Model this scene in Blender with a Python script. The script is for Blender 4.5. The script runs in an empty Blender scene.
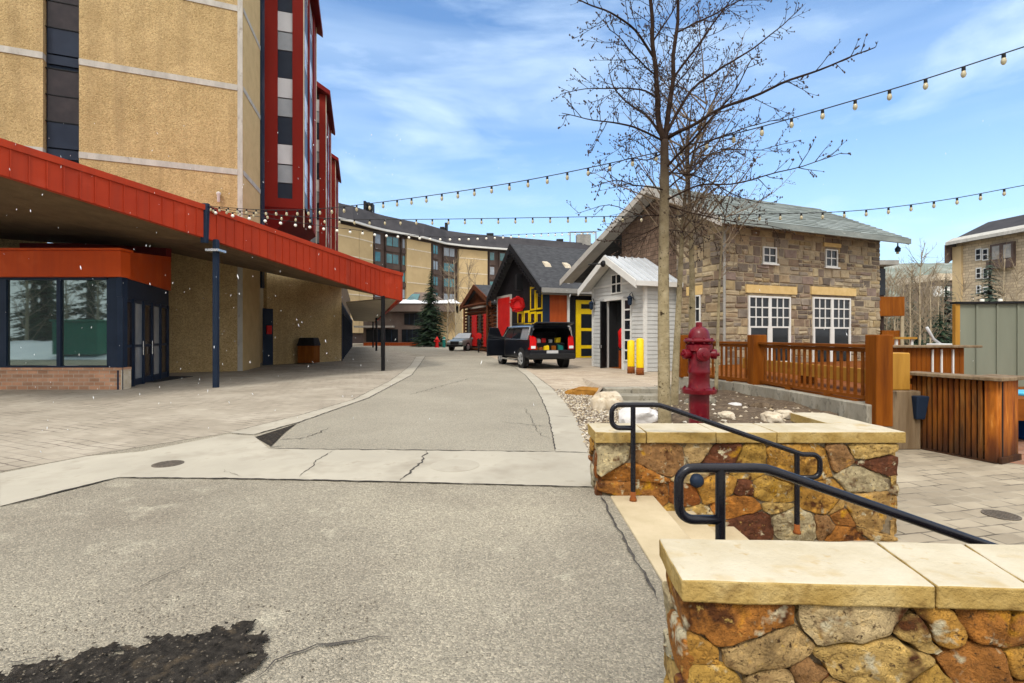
import bpy, bmesh, math, random
from mathutils import Vector, Matrix, noise as mnoise
from math import sin, cos, pi, radians, sqrt
SC = bpy.context.scene
COL = SC.collection
FPX, HZ, CH = 500.0, 335.0, 1.6          # focal length in pixels, horizon row, eye height
V = Vector
def G(px, py, z=0.0):                    # where the sight line of a pixel meets a level plane
    d = (CH-z)*FPX/(py-HZ)
    return V(((px-512)/FPX*d, d, z))
def P(px, py, d):                        # a point at a measured distance
    return V(((px-512)*d/FPX, d, CH+(HZ-py)*d/FPX))
class Fr:                                # building frame: a along the wall, b away from the viewer, c up
    def __init__(s, x, y, ux, uy, z=0):
        l = math.hypot(ux, uy); s.o = V((x, y, z)); s.u = V((ux/l, uy/l, 0)); s.v = V((-uy/l, ux/l, 0))
    def p(s, a, b, c): return s.o+s.u*a+s.v*b+V((0, 0, c))
    def hit(s, px, py, b=0.0):           # (a, c) on the wall plane b
        o = s.o+s.v*b; r = (px-512)/FPX
        a = (r*o.y-o.x)/(s.u.x-r*s.u.y); d = o.y+s.u.y*a
        return a, CH+(HZ-py)*d/FPX-s.o.z
    def hitb(s, px, py, a=0.0):          # (b, c) on the cross plane a
        o = s.o+s.u*a; r = (px-512)/FPX
        b = (r*o.y-o.x)/(s.v.x-r*s.v.y); d = o.y+s.v.y*b
        return b, CH+(HZ-py)*d/FPX-s.o.z
W0 = Fr(0, 0, 1, 0)
ORG = {}
def org(o):
    return ORG.get(o.name, V((0, 0, 0)))
class MB:
    def __init__(s): s.v = []; s.f = []; s.m = []
    def add(s, vs, fs, m=0):
        n = len(s.v); s.v += [V(p) for p in vs]; s.f += [tuple(i+n for i in f) for f in fs]; s.m += [m]*len(fs); return s
    def hexa(s, p, m=0):                 # bottom four then top four, counter-clockwise
        return s.add(p, [(3, 2, 1, 0), (4, 5, 6, 7), (0, 1, 5, 4), (1, 2, 6, 5), (2, 3, 7, 6), (3, 0, 4, 7)], m)
    def box(s, a0, a1, b0, b1, c0, c1, fr=W0, m=0):
        return s.hexa([fr.p(*q) for q in ((a0, b0, c0), (a1, b0, c0), (a1, b1, c0), (a0, b1, c0), (a0, b0, c1), (a1, b0, c1), (a1, b1, c1), (a0, b1, c1))], m)
    def prism(s, pts, ext, m=0):
        pts = [V(p) for p in pts]; n = len(pts); e = V(ext)
        fs = [tuple(range(n-1, -1, -1)), tuple(range(n, 2*n))]
        fs += [(i, (i+1) % n, n+(i+1) % n, n+i) for i in range(n)]
        return s.add(pts+[p+e for p in pts], fs, m)
    def sheet(s, pts, m=0): return s.add(pts, [tuple(range(len(pts)))], m)
    def tube(s, pts, r, n=6, cap=True, m=0):
        pts = [V(p) for p in pts]; k = len(pts)
        rr = r if isinstance(r, (list, tuple)) else [r]*k
        vs = []; up = None
        for i, p in enumerate(pts):
            t = (pts[min(i+1, k-1)]-pts[max(i-1, 0)])
            t = t.normalized() if t.length > 1e-9 else V((0, 0, 1))
            if up is None:
                up = V((0, 0, 1)).cross(t)
                if up.length < .05: up = V((1, 0, 0)).cross(t)
            up = (up-t*up.dot(t)); up = up.normalized() if up.length > 1e-6 else t.orthogonal().normalized()
            w = t.cross(up)
            for j in range(n):
                a = 2*pi*j/n; vs.append(p+(up*cos(a)+w*sin(a))*rr[i])
        fs = [(i*n+j, i*n+(j+1) % n, (i+1)*n+(j+1) % n, (i+1)*n+j) for i in range(k-1) for j in range(n)]
        if cap: fs += [tuple(range(n-1, -1, -1)), tuple(range((k-1)*n, k*n))]
        return s.add(vs, fs, m)
    def lathe(s, c, prof, n=16, ax=None, m=0):
        c = V(c); ax = V(ax).normalized() if ax is not None else V((0, 0, 1))
        e1 = ax.orthogonal().normalized() if abs(ax.z) < .99 else V((1, 0, 0)); e2 = ax.cross(e1)
        vs = [c+(e1*cos(2*pi*j/n)+e2*sin(2*pi*j/n))*r+ax*z for r, z in prof for j in range(n)]; k = len(prof)
        fs = [(i*n+j, i*n+(j+1) % n, (i+1)*n+(j+1) % n, (i+1)*n+j) for i in range(k-1) for j in range(n)]
        fs += [tuple(range(n-1, -1, -1)), tuple(range((k-1)*n, k*n))]
        return s.add(vs, fs, m)
    def build(s, name, mat, parent=None, smooth=False, bevel=0, seg=1, auto=None):
        if parent is None and s.v:
            xs = [p.x for p in s.v]; ys = [p.y for p in s.v]
            o0 = V(((min(xs)+max(xs))/2, (min(ys)+max(ys))/2, min(p.z for p in s.v)))
        else: o0 = org(parent)
        me = bpy.data.meshes.new(name)
        me.from_pydata([tuple(p-o0) for p in s.v], [], s.f); 
        for mm in (mat if isinstance(mat, (list, tuple)) else [mat]): me.materials.append(mm)
        if any(s.m): me.polygons.foreach_set('material_index', s.m)
        if smooth:
            me.polygons.foreach_set('use_smooth', [True]*len(me.polygons))
            if auto: me.set_sharp_from_angle(angle=radians(auto))
        me.update()
        o = bpy.data.objects.new(name, me); COL.objects.link(o)
        if parent: o.parent = parent
        else: o.location = o0
        ORG[o.name] = o0
        if bevel:
            b = o.modifiers.new('bevel', 'BEVEL'); b.width = bevel; b.segments = seg; b.limit_method = 'ANGLE'; b.angle_limit = radians(40)
        return o
def tag(o, label=None, cat=None, group=None, kind=None):
    if label: o['label'] = label
    if cat: o['category'] = cat
    if group: o['group'] = group
    if kind: o['kind'] = kind
    return o
def thing(name, label, cat, loc=(0, 0, 0), group=None):
    o = bpy.data.objects.new(name, None); COL.objects.link(o); o.location = loc; o.empty_display_size = .2
    ORG[o.name] = V(loc); return tag(o, label, cat, group)
def copy_tree(o, parent=None):
    c = o.copy(); COL.objects.link(c); c.parent = parent; ORG[c.name] = org(o)
    for ch in list(o.children): copy_tree(ch, c)
    return c
def duplicate(o, loc, label=None, rz=None):
    c = copy_tree(o); c.location = loc
    if label: c['label'] = label
    if rz is not None: c.rotation_euler.z = rz
    return c
def box(name, mat, parent, *a, fr=W0, bevel=0):
    return MB().box(*a, fr=fr).build(name, mat, parent, bevel=bevel)

# ---------------------------------------------------------------- materials
class NT:
    def __init__(s, t): s.t = t
    def n(s, ty, **kw):
        x = s.t.nodes.new(ty)
        for k, v in kw.items():
            if k in x.inputs.keys() and not hasattr(x, k): x.inputs[k].default_value = v
            else:
                try: setattr(x, k, v)
                except Exception: x.inputs[k].default_value = v
        return x
    def l(s, a, b): s.t.links.new(a, b)
SATUR = 1.16
def ramp(nt, fac, stops, const=False):
    r = nt.n('ShaderNodeValToRGB'); e = r.color_ramp.elements
    r.color_ramp.interpolation = 'CONSTANT' if const else 'LINEAR'
    while len(e) > 1: e.remove(e[-1])
    e[0].position = stops[0][0]; e[0].color = (*stops[0][1], 1)
    for p, c in stops[1:]:
        k = e.new(p); k.color = (*c, 1)
    nt.l(fac, r.inputs[0]); return r.outputs[0]
def mix(nt, fac, a, b, mode='MIX'):
    m = nt.n('ShaderNodeMix', data_type='RGBA', blend_type=mode)
    for sock, val in ((m.inputs[0], fac), (m.inputs[6], a), (m.inputs[7], b)):
        if isinstance(val, (int, float)): sock.default_value = val
        elif isinstance(val, tuple): sock.default_value = (*val, 1)
        else: nt.l(val, sock)
    return m.outputs[2]
def maprange(nt, x, a, b, c=0., d=1.):
    m = nt.n('ShaderNodeMapRange'); nt.l(x, m.inputs[0])
    for i, v in enumerate((a, b, c, d)): m.inputs[i+1].default_value = v
    return m.outputs[0]
def noise(nt, vec, scale, detail=4, rough=.6, dist=0):
    t = nt.n('ShaderNodeTexNoise'); t.inputs['Scale'].default_value = scale; t.inputs['Detail'].default_value = detail
    t.inputs['Roughness'].default_value = rough; t.inputs['Distortion'].default_value = dist
    nt.l(vec, t.inputs['Vector']); return t.outputs[0]
def coords(nt, stretch=None, swz=None):
    c = nt.n('ShaderNodeTexCoord').outputs['Object']
    if swz:
        sp = nt.n('ShaderNodeSeparateXYZ'); nt.l(c, sp.inputs[0]); cb = nt.n('ShaderNodeCombineXYZ')
        for i, ax in enumerate(swz): nt.l(sp.outputs['XYZ'.index(ax)], cb.inputs[i])
        c = cb.outputs[0]
    if stretch:
        m = nt.n('ShaderNodeMapping'); nt.l(c, m.inputs[0]); m.inputs['Scale'].default_value = stretch; c = m.outputs[0]
    return c
def mat(name, stops, scale=4, detail=5, rough=.8, metal=0, spec=.3, bumps=(), specks=(), isl=None, islmix=.45, stretch=None,
        brick=None, emit=None, zgrad=None, streak=None, rvar=0, cell=None, wave=None, coat=0, alpha=1, trans=0):
    m = bpy.data.materials.new(name); m.use_nodes = True; nt = NT(m.node_tree)
    b = m.node_tree.nodes['Principled BSDF']; c = coords(nt, stretch)
    if isinstance(stops[0], (int, float)): stops = [(.3, tuple(x*.85 for x in stops)), (.7, tuple(min(1, x*1.12) for x in stops))]
    sat = lambda k: tuple(max(0, .3*k[0]+.6*k[1]+.1*k[2]+(x-(.3*k[0]+.6*k[1]+.1*k[2]))*SATUR) for x in k)
    stops = [(p_, sat(k_)) for p_, k_ in stops]; specks = [(a_, sat(k_), l_, h_) for a_, k_, l_, h_ in specks]
    if isl: isl = [sat(k_) for k_ in isl]
    n0 = noise(nt, c, scale, detail)
    col = ramp(nt, n0, stops)
    if isl:
        g = nt.n('ShaderNodeNewGeometry').outputs['Random Per Island']
        ic = ramp(nt, g, [(i/len(isl), x) for i, x in enumerate(isl)], True)
        col = mix(nt, islmix, ic, mix(nt, 1., ic, mix(nt, 1., col, (2.2, 2.2, 2.2), 'MULTIPLY'), 'MULTIPLY'))
    hs = []
    if brick:                                     # dict: w,h,mortar,col,swz
        bc = coords(nt, brick.get('stretch'), brick.get('swz'))
        if brick.get('rot'):
            mp = nt.n('ShaderNodeMapping'); nt.l(bc, mp.inputs[0]); mp.inputs['Rotation'].default_value = (0, 0, brick['rot']); bc = mp.outputs[0]
        if brick.get('warp'):
            wn = nt.n('ShaderNodeTexNoise'); wn.inputs['Scale'].default_value = 1.7; nt.l(bc, wn.inputs['Vector'])
            vm = nt.n('ShaderNodeVectorMath', operation='MULTIPLY_ADD'); nt.l(wn.outputs['Color'], vm.inputs[0]); vm.inputs[1].default_value = (brick['warp'],)*3
            nt.l(bc, vm.inputs[2]); bc = vm.outputs[0]
        t = nt.n('ShaderNodeTexBrick'); nt.l(bc, t.inputs['Vector'])
        t.inputs['Scale'].default_value = 1; t.inputs['Brick Width'].default_value = brick['w']; t.inputs['Row Height'].default_value = brick['h']
        t.inputs['Mortar Size'].default_value = brick['mortar']; t.inputs['Mortar Smooth'].default_value = .3
        t.inputs['Color1'].default_value = (*brick.get('c1', (.8, .8, .8)), 1); t.inputs['Color2'].default_value = (*brick.get('c2', (1.15, 1.15, 1.15)), 1)
        t.inputs['Mortar'].default_value = (1, 1, 1, 1)
        col = mix(nt, 1., col, t.outputs['Color'], 'MULTIPLY')
        f = t.outputs['Fac']
        if brick.get('broken'):
            mm = nt.n('ShaderNodeMath', operation='MULTIPLY'); nt.l(f, mm.inputs[0]); nt.l(maprange(nt, noise(nt, bc, brick['broken'], 3), .42, .62), mm.inputs[1]); f = mm.outputs[0]
        col = mix(nt, f, col, brick['col']); hs.append((f, -brick.get('depth', .4)))
    for (sc, cc, lo, hi) in specks:
        col = mix(nt, maprange(nt, noise(nt, c, sc, 3, .65), lo, hi), col, cc)
    if cell:                                      # voronoi aggregate: (scale, colours, amount)
        vt = nt.n('ShaderNodeTexVoronoi'); vt.inputs['Scale'].default_value = cell[0]; nt.l(c, vt.inputs['Vector'])
        sp = nt.n('ShaderNodeSeparateColor'); nt.l(vt.outputs['Color'], sp.inputs[0])
        cr = ramp(nt, sp.outputs[0], [(i/max(1, len(cell[1])-1), x) for i, x in enumerate(cell[1])])
        col = mix(nt, cell[2], col, mix(nt, 1., col, cr, 'MULTIPLY')); hs.append((vt.outputs['Distance'], -.6))
    if streak:                                    # rain streaks: (scale, colour, amount)
        col = mix(nt, maprange(nt, noise(nt, coords(nt, (1, 1, .06)), streak[0], 5, .6), .48, .72, 0, streak[2]), col, sat(streak[1]))
    if zgrad:
        sz = nt.n('ShaderNodeSeparateXYZ'); nt.l(coords(nt), sz.inputs[0]); zz = nt.n('ShaderNodeMath', operation='ADD'); nt.l(sz.outputs[2], zz.inputs[0])
        nz = nt.n('ShaderNodeMath', operation='MULTIPLY'); nt.l(noise(nt, c, 5, 4), nz.inputs[0]); nz.inputs[1].default_value = zgrad[3]; nt.l(nz.outputs[0], zz.inputs[1])
        col = mix(nt, maprange(nt, zz.outputs[0], zgrad[0], zgrad[1]), col, zgrad[2])
    nt.l(col, b.inputs['Base Color'])
    b.inputs['Roughness'].default_value = rough; b.inputs['Metallic'].default_value = metal
    b.inputs['Specular IOR Level'].default_value = spec; b.inputs['Coat Weight'].default_value = coat; b.inputs['Coat Roughness'].default_value = .08
    b.inputs['Alpha'].default_value = alpha; b.inputs['Transmission Weight'].default_value = trans
    if rvar: nt.l(maprange(nt, n0, .3, .7, max(.02, rough-rvar), min(1, rough+rvar)), b.inputs['Roughness'])
    nrm = None
    for sc, st in bumps: hs.append((noise(nt, c, sc, 4, .65), st))
    for h, st in hs:
        bp = nt.n('ShaderNodeBump'); bp.inputs['Strength'].default_value = min(1, abs(st)); bp.inputs['Distance'].default_value = .02; bp.invert = st < 0
        nt.l(h, bp.inputs['Height'])
        if nrm is not None: nt.l(nrm, bp.inputs['Normal'])
        nrm = bp.outputs[0]
    if nrm is not None: nt.l(nrm, b.inputs['Normal'])
    if emit: b.inputs['Emission Color'].default_value = (*emit[0], 1); b.inputs['Emission Strength'].default_value = emit[1]
    return m
M = {}
M['asphalt'] = mat('worn_asphalt', [(.28, (.265, .243, .20)), (.5, (.33, .303, .25)), (.72, (.40, .368, .30))], scale=.6, detail=8, rough=.92, spec=.2,
    cell=(105, [(.48, .47, .44), (.88, .86, .82), (1.0, .98, .93), (1.7, 1.63, 1.52)], .70), specks=[(.55, (.25, .225, .185), .50, .75), (2.3, (.42, .39, .32), .58, .75), (55, (.46, .43, .37), .62, .72), (38, (.09, .085, .078), .66, .78)], bumps=[(140, .5), (9, .12)])
M['asphalt_far'] = mat('smooth_asphalt', [(.3, (.265, .243, .20)), (.7, (.345, .318, .262))], scale=.4, detail=8, rough=.92, spec=.2,
    cell=(70, [(.7, .7, .7), (1, 1, 1), (1.3, 1.28, 1.22)], .7), bumps=[(90, .3)])
M['asphalt_dark'] = mat('broken_asphalt', [(.3, (.014, .013, .012)), (.7, (.06, .053, .046))], scale=22, rough=1., spec=.05, specks=[(45, (.22, .185, .14), .62, .72), (7, (.085, .068, .05), .55, .7)], bumps=[(80, 1.)])
M['crack'] = mat('crack_fill', [(.3, (.03, .027, .024)), (.7, (.09, .08, .07))], scale=20, rough=1)
M['concrete'] = mat('pale_concrete', [(.3, (.33, .303, .25)), (.7, (.425, .393, .325))], scale=.8, detail=9, rough=.88, specks=[(1.2, (.29, .26, .21), .52, .75), (3.1, (.26, .23, .18), .6, .8), (60, (.3, .27, .23), .68, .8)], bumps=[(70, .2)])
M['concrete_step'] = mat('step_concrete', [(.3, (.40, .33, .22)), (.7, (.52, .44, .31))], scale=2.2, detail=9, rough=.9, specks=[(50, (.33, .27, .18), .62, .8)], bumps=[(80, .25)])
M['concrete_grey'] = mat('weathered_concrete', [(.25, (.17, .155, .125)), (.5, (.28, .26, .215)), (.75, (.40, .375, .315))], scale=2.2, detail=10, rough=.95, spec=.1, stretch=(1, 1, .5), specks=[(9, (.11, .10, .08), .54, .72), (3, (.20, .17, .12), .55, .75)], bumps=[(40, .3)])
M['paver_left'] = mat('tan_pavers', [(.25, (.245, .215, .172)), (.5, (.325, .29, .236)), (.75, (.41, .372, .31))], scale=.7, detail=8, rough=.9,
    brick=dict(w=.30, h=.17, mortar=.011, col=(.12, .095, .075), c1=(.90, .89, .87), c2=(1.06, 1.05, 1.04), rot=.42, broken=1.1, warp=.09, depth=.35), bumps=[(30, .2), (90, .15)])
M['paver_right'] = mat('buff_pavers', [(.25, (.25, .215, .165)), (.75, (.40, .355, .28))], scale=1.4, detail=8, rough=.9,
    brick=dict(w=.36, h=.21, mortar=.013, col=(.10, .082, .06), c1=(.80, .78, .75), c2=(1.10, 1.08, 1.05), rot=-.22, broken=2.2, warp=.06, depth=.5), bumps=[(30, .25), (90, .2)])
M['paver_shop'] = mat('pink_pavers', [(.25, (.33, .28, .22)), (.75, (.45, .395, .32))], scale=.9, detail=8, rough=.9,
    brick=dict(w=.4, h=.2, mortar=.012, col=(.2, .17, .14), c1=(.86, .8, .76), c2=(1.1, 1.08, 1.05), rot=.4, broken=1., depth=.3), bumps=[(60, .2)])
M['brick_red'] = mat('red_brick_paving', [(.3, (.22, .10, .06)), (.7, (.32, .17, .11))], scale=3, rough=.9, brick=dict(w=.22, h=.11, mortar=.01, col=(.2, .17, .14), rot=.2))
M['brick_base'] = mat('pale_red_brick', [(.3, (.40, .22, .14)), (.7, (.52, .33, .23))], scale=3, rough=.9, bumps=[(50, .2)],
    brick=dict(w=.3, h=.115, mortar=.012, col=(.45, .36, .28), c1=(.72, .72, .72), c2=(1.15, 1.1, 1.08), swz='XZY'))
M['pebble'] = mat('pebble_dash_concrete', [(.28, (.37, .28, .155)), (.72, (.485, .375, .22))], scale=.9, detail=10, rough=.95, spec=.1, streak=(2.2, (.27, .20, .115), .55),
    cell=(27, [(.62, .58, .52), (.95, .93, .9), (1.05, 1.02, .98), (1.3, 1.28, 1.26)], .8), specks=[(24, (.62, .54, .38), .66, .74), (22, (.24, .165, .085), .64, .74)], bumps=[(14, .9), (30, .6)])
M['tan_smooth'] = mat('tan_render', [(.3, (.46, .345, .19)), (.7, (.55, .42, .24))], scale=2, detail=8, rough=.95, bumps=[(30, .3)])
M['tan_far'] = mat('far_tan_panel', [(.3, (.43, .325, .19)), (.7, (.53, .41, .25))], scale=.35, detail=9, rough=.95, bumps=[(4, .5)])
M['band'] = mat('concrete_band', [(.3, (.33, .315, .285)), (.7, (.50, .48, .435))], scale=2.5, detail=9, rough=.9, stretch=(1, 1, .4), specks=[(6, (.27, .25, .22), .6, .75)], bumps=[(30, .2)])
M['red_metal'] = mat('red_standing_seam', [(.3, (.34, .048, .028)), (.7, (.42, .066, .038))], scale=.9, detail=6, rough=.6, spec=.12, bumps=[(2.5, .12)], rvar=.12, streak=(2.6, (.25, .045, .03), .6), specks=[(1.3, (.46, .085, .055), .58, .8)])
M['orange_metal'] = mat('orange_red_metal', [(.3, (.42, .068, .026)), (.7, (.52, .098, .04))], scale=.9, detail=6, rough=.55, spec=.15, bumps=[(1.5, .15)], rvar=.12, streak=(2.2, (.33, .055, .025), .6), specks=[(.9, (.56, .13, .06), .55, .8)])
M['maroon'] = mat('maroon_paint', [(.3, (.11, .009, .009)), (.7, (.15, .013, .012))], scale=.8, spec=.12, rough=.6, bumps=[(8, .06)])
M['bay_red'] = mat('dark_red_panel', [(.3, (.165, .018, .014)), (.7, (.225, .026, .02))], scale=.6, spec=.12, rough=.65, stretch=(1, 1, .3), bumps=[(6, .06)])
M['cream'] = mat('cream_trim', (.62, .54, .42), scale=2, rough=.7)
M['navy'] = mat('navy_frame', [(.3, (.011, .019, .036)), (.7, (.018, .028, .05))], scale=2, rough=.5, spec=.15)
M['navy_panel'] = mat('navy_spandrel', [(.3, (.007, .011, .024)), (.7, (.014, .021, .038))], scale=1.3, rough=.35, spec=.2)
M['glass'] = mat('dark_glass', [(.3, (.010, .012, .015)), (.7, (.018, .021, .025))], scale=.6, rough=.06, spec=.25, bumps=[(.7, .02)])
M['glass_brown'] = mat('brown_glass', [(.3, (.016, .012, .014)), (.7, (.032, .025, .026))], scale=2.5, rough=.2, spec=.25, bumps=[(1.2, .04)])
M['glass_mirror'] = mat('reflective_glass', [(.3, (.19, .24, .235)), (.7, (.24, .29, .28))], scale=.4, rough=.025, metal=.85, spec=.8)
M['glass_teal'] = mat('teal_glass', [(.3, (.02, .075, .085)), (.7, (.07, .20, .21))], scale=.35, detail=2, rough=.1, spec=.8)
M['glass_blind'] = mat('pale_blind_glass', [(.3, (.50, .51, .53)), (.7, (.62, .63, .65))], scale=.8, rough=.2, spec=.6)
M['glass_grey'] = mat('grey_blind_glass', [(.3, (.19, .21, .235)), (.7, (.29, .31, .335))], scale=1.2, rough=.15, spec=.7)
M['soffit'] = mat('brown_soffit', [(.3, (.10, .068, .038)), (.7, (.17, .115, .066))], scale=2, detail=8, rough=.95, specks=[(9, (.2, .14, .08), .62, .75)], bumps=[(14, .6)])
M['soffit_pale'] = mat('pale_soffit', [(.3, (.46, .40, .31)), (.7, (.56, .50, .40))], scale=1, rough=.9)
M['black'] = mat('black_metal', [(.3, (.007, .007, .008)), (.7, (.013, .013, .014))], scale=5, rough=.5, spec=.15)
M['rail'] = mat('glossy_black_rail', [(.3, (.005, .005, .008)), (.7, (.010, .010, .014))], scale=9, rough=.25, spec=.32, coat=.0, bumps=[(40, .05)], specks=[(30, (.06, .035, .02), .7, .8)])
M['rust'] = mat('rust', [(.3, (.14, .045, .018)), (.7, (.26, .09, .03))], scale=12, rough=.9)
M['coping'] = mat('sandstone_coping', [(.25, (.39, .335, .235)), (.5, (.49, .44, .34)), (.75, (.56, .515, .42))], scale=2.6, detail=9, rough=.9, spec=.1,
    specks=[(3.3, (.40, .29, .14), .58, .80), (11, (.36, .25, .12), .62, .80), (70, (.30, .22, .12), .70, .78)], bumps=[(7, .25), (45, .3)])
M['coping_edge'] = mat('coping_rock_face', [(.25, (.25, .165, .06)), (.5, (.37, .265, .115)), (.75, (.47, .37, .20))], scale=5, detail=10, rough=.95, spec=.1, specks=[(7, (.16, .10, .04), .58, .76), (40, (.10, .07, .03), .66, .78)], bumps=[(12, .7), (45, .6)])
STONES = [(.34, .16, .055), (.24, .095, .035), (.46, .34, .16), (.12, .05, .03), (.48, .40, .26), (.30, .145, .055), (.44, .42, .34), (.46, .31, .11),
          (.17, .068, .03), (.42, .29, .14), (.42, .375, .27), (.28, .17, .09), (.54, .45, .30), (.40, .30, .17), (.42, .25, .085)]
M['stone'] = mat('rust_fieldstone', [(.25, (.13, .11, .09)), (.42, (.36, .33, .28)), (.58, (.52, .49, .43)), (.72, (.95, .86, .66))], scale=9, detail=10, rough=.85, spec=.25, isl=STONES, islmix=.85,
    cell=(26, [(.55, .52, .48), (.95, .93, .9), (1.05, 1.03, 1.), (1.4, 1.38, 1.3)], .42), specks=[(4.5, (.50, .28, .05), .60, .72), (6, (.085, .032, .012), .56, .68), (8, (.56, .50, .36), .60, .68), (21, (.46, .32, .12), .64, .72), (34, (.05, .026, .012), .60, .70)], bumps=[(12, 1.), (34, 1.), (110, .8)])
M['mortar'] = mat('dark_mortar', [(.3, (.11, .085, .055)), (.7, (.26, .21, .145))], scale=20, rough=1, bumps=[(50, .7)])
M['ashlar'] = mat('tan_ashlar', [(.28, (.30, .28, .26)), (.5, (.45, .44, .42)), (.72, (.62, .6, .56))], scale=3.5, detail=9, rough=.9, islmix=.8,
    isl=[(.27, .228, .17), (.20, .172, .143), (.35, .30, .22), (.17, .147, .125), (.28, .22, .15), (.23, .20, .17), (.32, .265, .185), (.12, .10, .085), (.28, .235, .175), (.19, .145, .11), (.38, .32, .22), (.15, .12, .10), (.21, .165, .145), (.30, .24, .15)],
    specks=[(12, (.13, .095, .06), .60, .8)], bumps=[(10, .8), (35, .5)])
M['ashlar_mortar'] = mat('ashlar_mortar', [(.3, (.25, .205, .145)), (.7, (.37, .31, .225))], scale=6, rough=1)
M['lintel'] = mat('tan_lintel', [(.3, (.50, .36, .17)), (.7, (.60, .45, .24))], scale=4, rough=.9, bumps=[(30, .3)])
M['white'] = mat('white_paint', [(.3, (.58, .575, .55)), (.7, (.67, .665, .64))], scale=1.6, detail=7, rough=.6, bumps=[(20, .06)])
M['siding'] = mat('white_lap_siding', [(.3, (.44, .445, .435)), (.7, (.54, .545, .53))], scale=1.4, detail=8, rough=.65, stretch=(1, 1, .4), bumps=[(14, .1)])
M['roof_white'] = mat('pale_metal_roof', [(.3, (.42, .44, .46)), (.7, (.55, .57, .59))], scale=.8, rough=.4, spec=.5)
M['roof_green'] = mat('grey_green_shingle', [(.28, (.15, .17, .165)), (.72, (.27, .295, .28))], scale=1.6, detail=8, rough=.85, stretch=(.5, .5, 2.2),
    specks=[(4, (.40, .43, .39), .62, .75), (10, (.12, .14, .13), .62, .75)], bumps=[(6, .6), (25, .5)])
M['roof_dark'] = mat('charcoal_shingle', [(.3, (.035, .036, .040)), (.7, (.075, .077, .081))], scale=2.5, detail=8, spec=.1, rough=.9, stretch=(1, 1, 3), bumps=[(12, .6)])
M['roof_slate'] = mat('slate_mansard', [(.3, (.035, .034, .037)), (.7, (.06, .057, .06))], scale=.5, detail=8, spec=.1, rough=.85, bumps=[(2, .3)])
M['shingle'] = mat('brown_shingle', [(.3, (.10, .068, .05)), (.7, (.19, .135, .10))], scale=3, detail=8, rough=.95, bumps=[(12, .6)], brick=dict(w=.3, h=.2, mortar=.012, col=(.05, .035, .025), swz='YZX', depth=.5))
M['grey_board'] = mat('grey_barge_board', [(.3, (.36, .345, .32)), (.7, (.47, .455, .42))], scale=2, rough=.8, bumps=[(20, .2)])
M['grey_trim'] = mat('grey_trim', [(.3, (.21, .205, .19)), (.7, (.30, .29, .27))], scale=2, rough=.8)
M['black_board'] = mat('black_boarding', [(.3, (.008, .007, .009)), (.7, (.017, .016, .018))], scale=3, spec=.1, rough=.7, bumps=[(8, .3)])
M['log'] = mat('dark_log', [(.3, (.06, .022, .012)), (.7, (.13, .048, .024))], scale=3, spec=.1, rough=.85)
M['chink'] = mat('white_chinking', (.5, .46, .40), rough=.9)
M['red_paint'] = mat('bright_red_paint', [(.3, (.42, .018, .02)), (.7, (.52, .032, .03))], scale=2, rough=.5)
M['red_wood'] = mat('red_stained_wood', [(.3, (.26, .05, .018)), (.7, (.40, .095, .032))], scale=5, rough=.7, stretch=(1, 1, .1))
M['yellow'] = mat('yellow_paint', [(.3, (.66, .46, .01)), (.7, (.78, .56, .02))], scale=4, rough=.5, specks=[(20, (.5, .35, .05), .66, .8)])
WOODB = [(40, .25), (8, .3)]
M['wood'] = mat('orange_stained_wood', [(.25, (.10, .03, .008)), (.5, (.175, .056, .014)), (.75, (.25, .09, .024))], scale=7, detail=9, rough=.7, spec=.12, stretch=(1, 1, .09), bumps=WOODB)
M['wood_rail'] = mat('brown_stained_rail', [(.25, (.11, .035, .010)), (.75, (.215, .075, .022))], scale=5, detail=8, spec=.12, rough=.7, stretch=(.3, .3, 1), bumps=WOODB)
M['wood_gold'] = mat('golden_wood', [(.25, (.25, .125, .03)), (.75, (.42, .235, .065))], scale=6, detail=9, rough=.7, stretch=(1, 1, .12), bumps=WOODB)
M['wood_grey'] = mat('weathered_grey_wood', [(.25, (.11, .078, .05)), (.5, (.21, .155, .10)), (.75, (.31, .245, .17))], scale=7, detail=10, rough=.9, stretch=(1, 1, .1), specks=[(7, (.05, .032, .02), .54, .70), (3, (.12, .08, .045), .5, .7)], bumps=[(40, .5), (8, .6)])
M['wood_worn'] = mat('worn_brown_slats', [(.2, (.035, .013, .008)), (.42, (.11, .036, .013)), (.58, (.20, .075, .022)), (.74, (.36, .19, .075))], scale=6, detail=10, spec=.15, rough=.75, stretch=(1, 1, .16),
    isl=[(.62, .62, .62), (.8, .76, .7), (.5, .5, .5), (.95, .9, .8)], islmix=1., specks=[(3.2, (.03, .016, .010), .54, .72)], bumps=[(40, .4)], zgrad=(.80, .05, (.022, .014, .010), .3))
M['green_board'] = mat('sage_board', [(.3, (.155, .165, .128)), (.7, (.205, .215, .17))], scale=1.2, detail=8, rough=.75, stretch=(1, 1, .15), bumps=[(20, .15)])
M['hydrant'] = mat('dark_red_enamel', [(.3, (.085, .003, .008)), (.7, (.13, .006, .012))], scale=6, rough=.38, spec=.3, coat=.06, bumps=[(18, .2)], specks=[(9, (.20, .022, .024), .56, .74), (22, (.06, .014, .012), .62, .74), (38, (.22, .10, .07), .70, .75)])
M['bark_pale'] = mat('aspen_bark', [(.25, (.13, .10, .055)), (.5, (.225, .18, .105)), (.75, (.32, .27, .175))], scale=6, detail=10, rough=.95, stretch=(1, 1, .45), spec=.05, specks=[(9, (.035, .025, .016), .63, .70), (30, (.09, .065, .04), .58, .72)], bumps=[(20, .6)])
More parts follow.
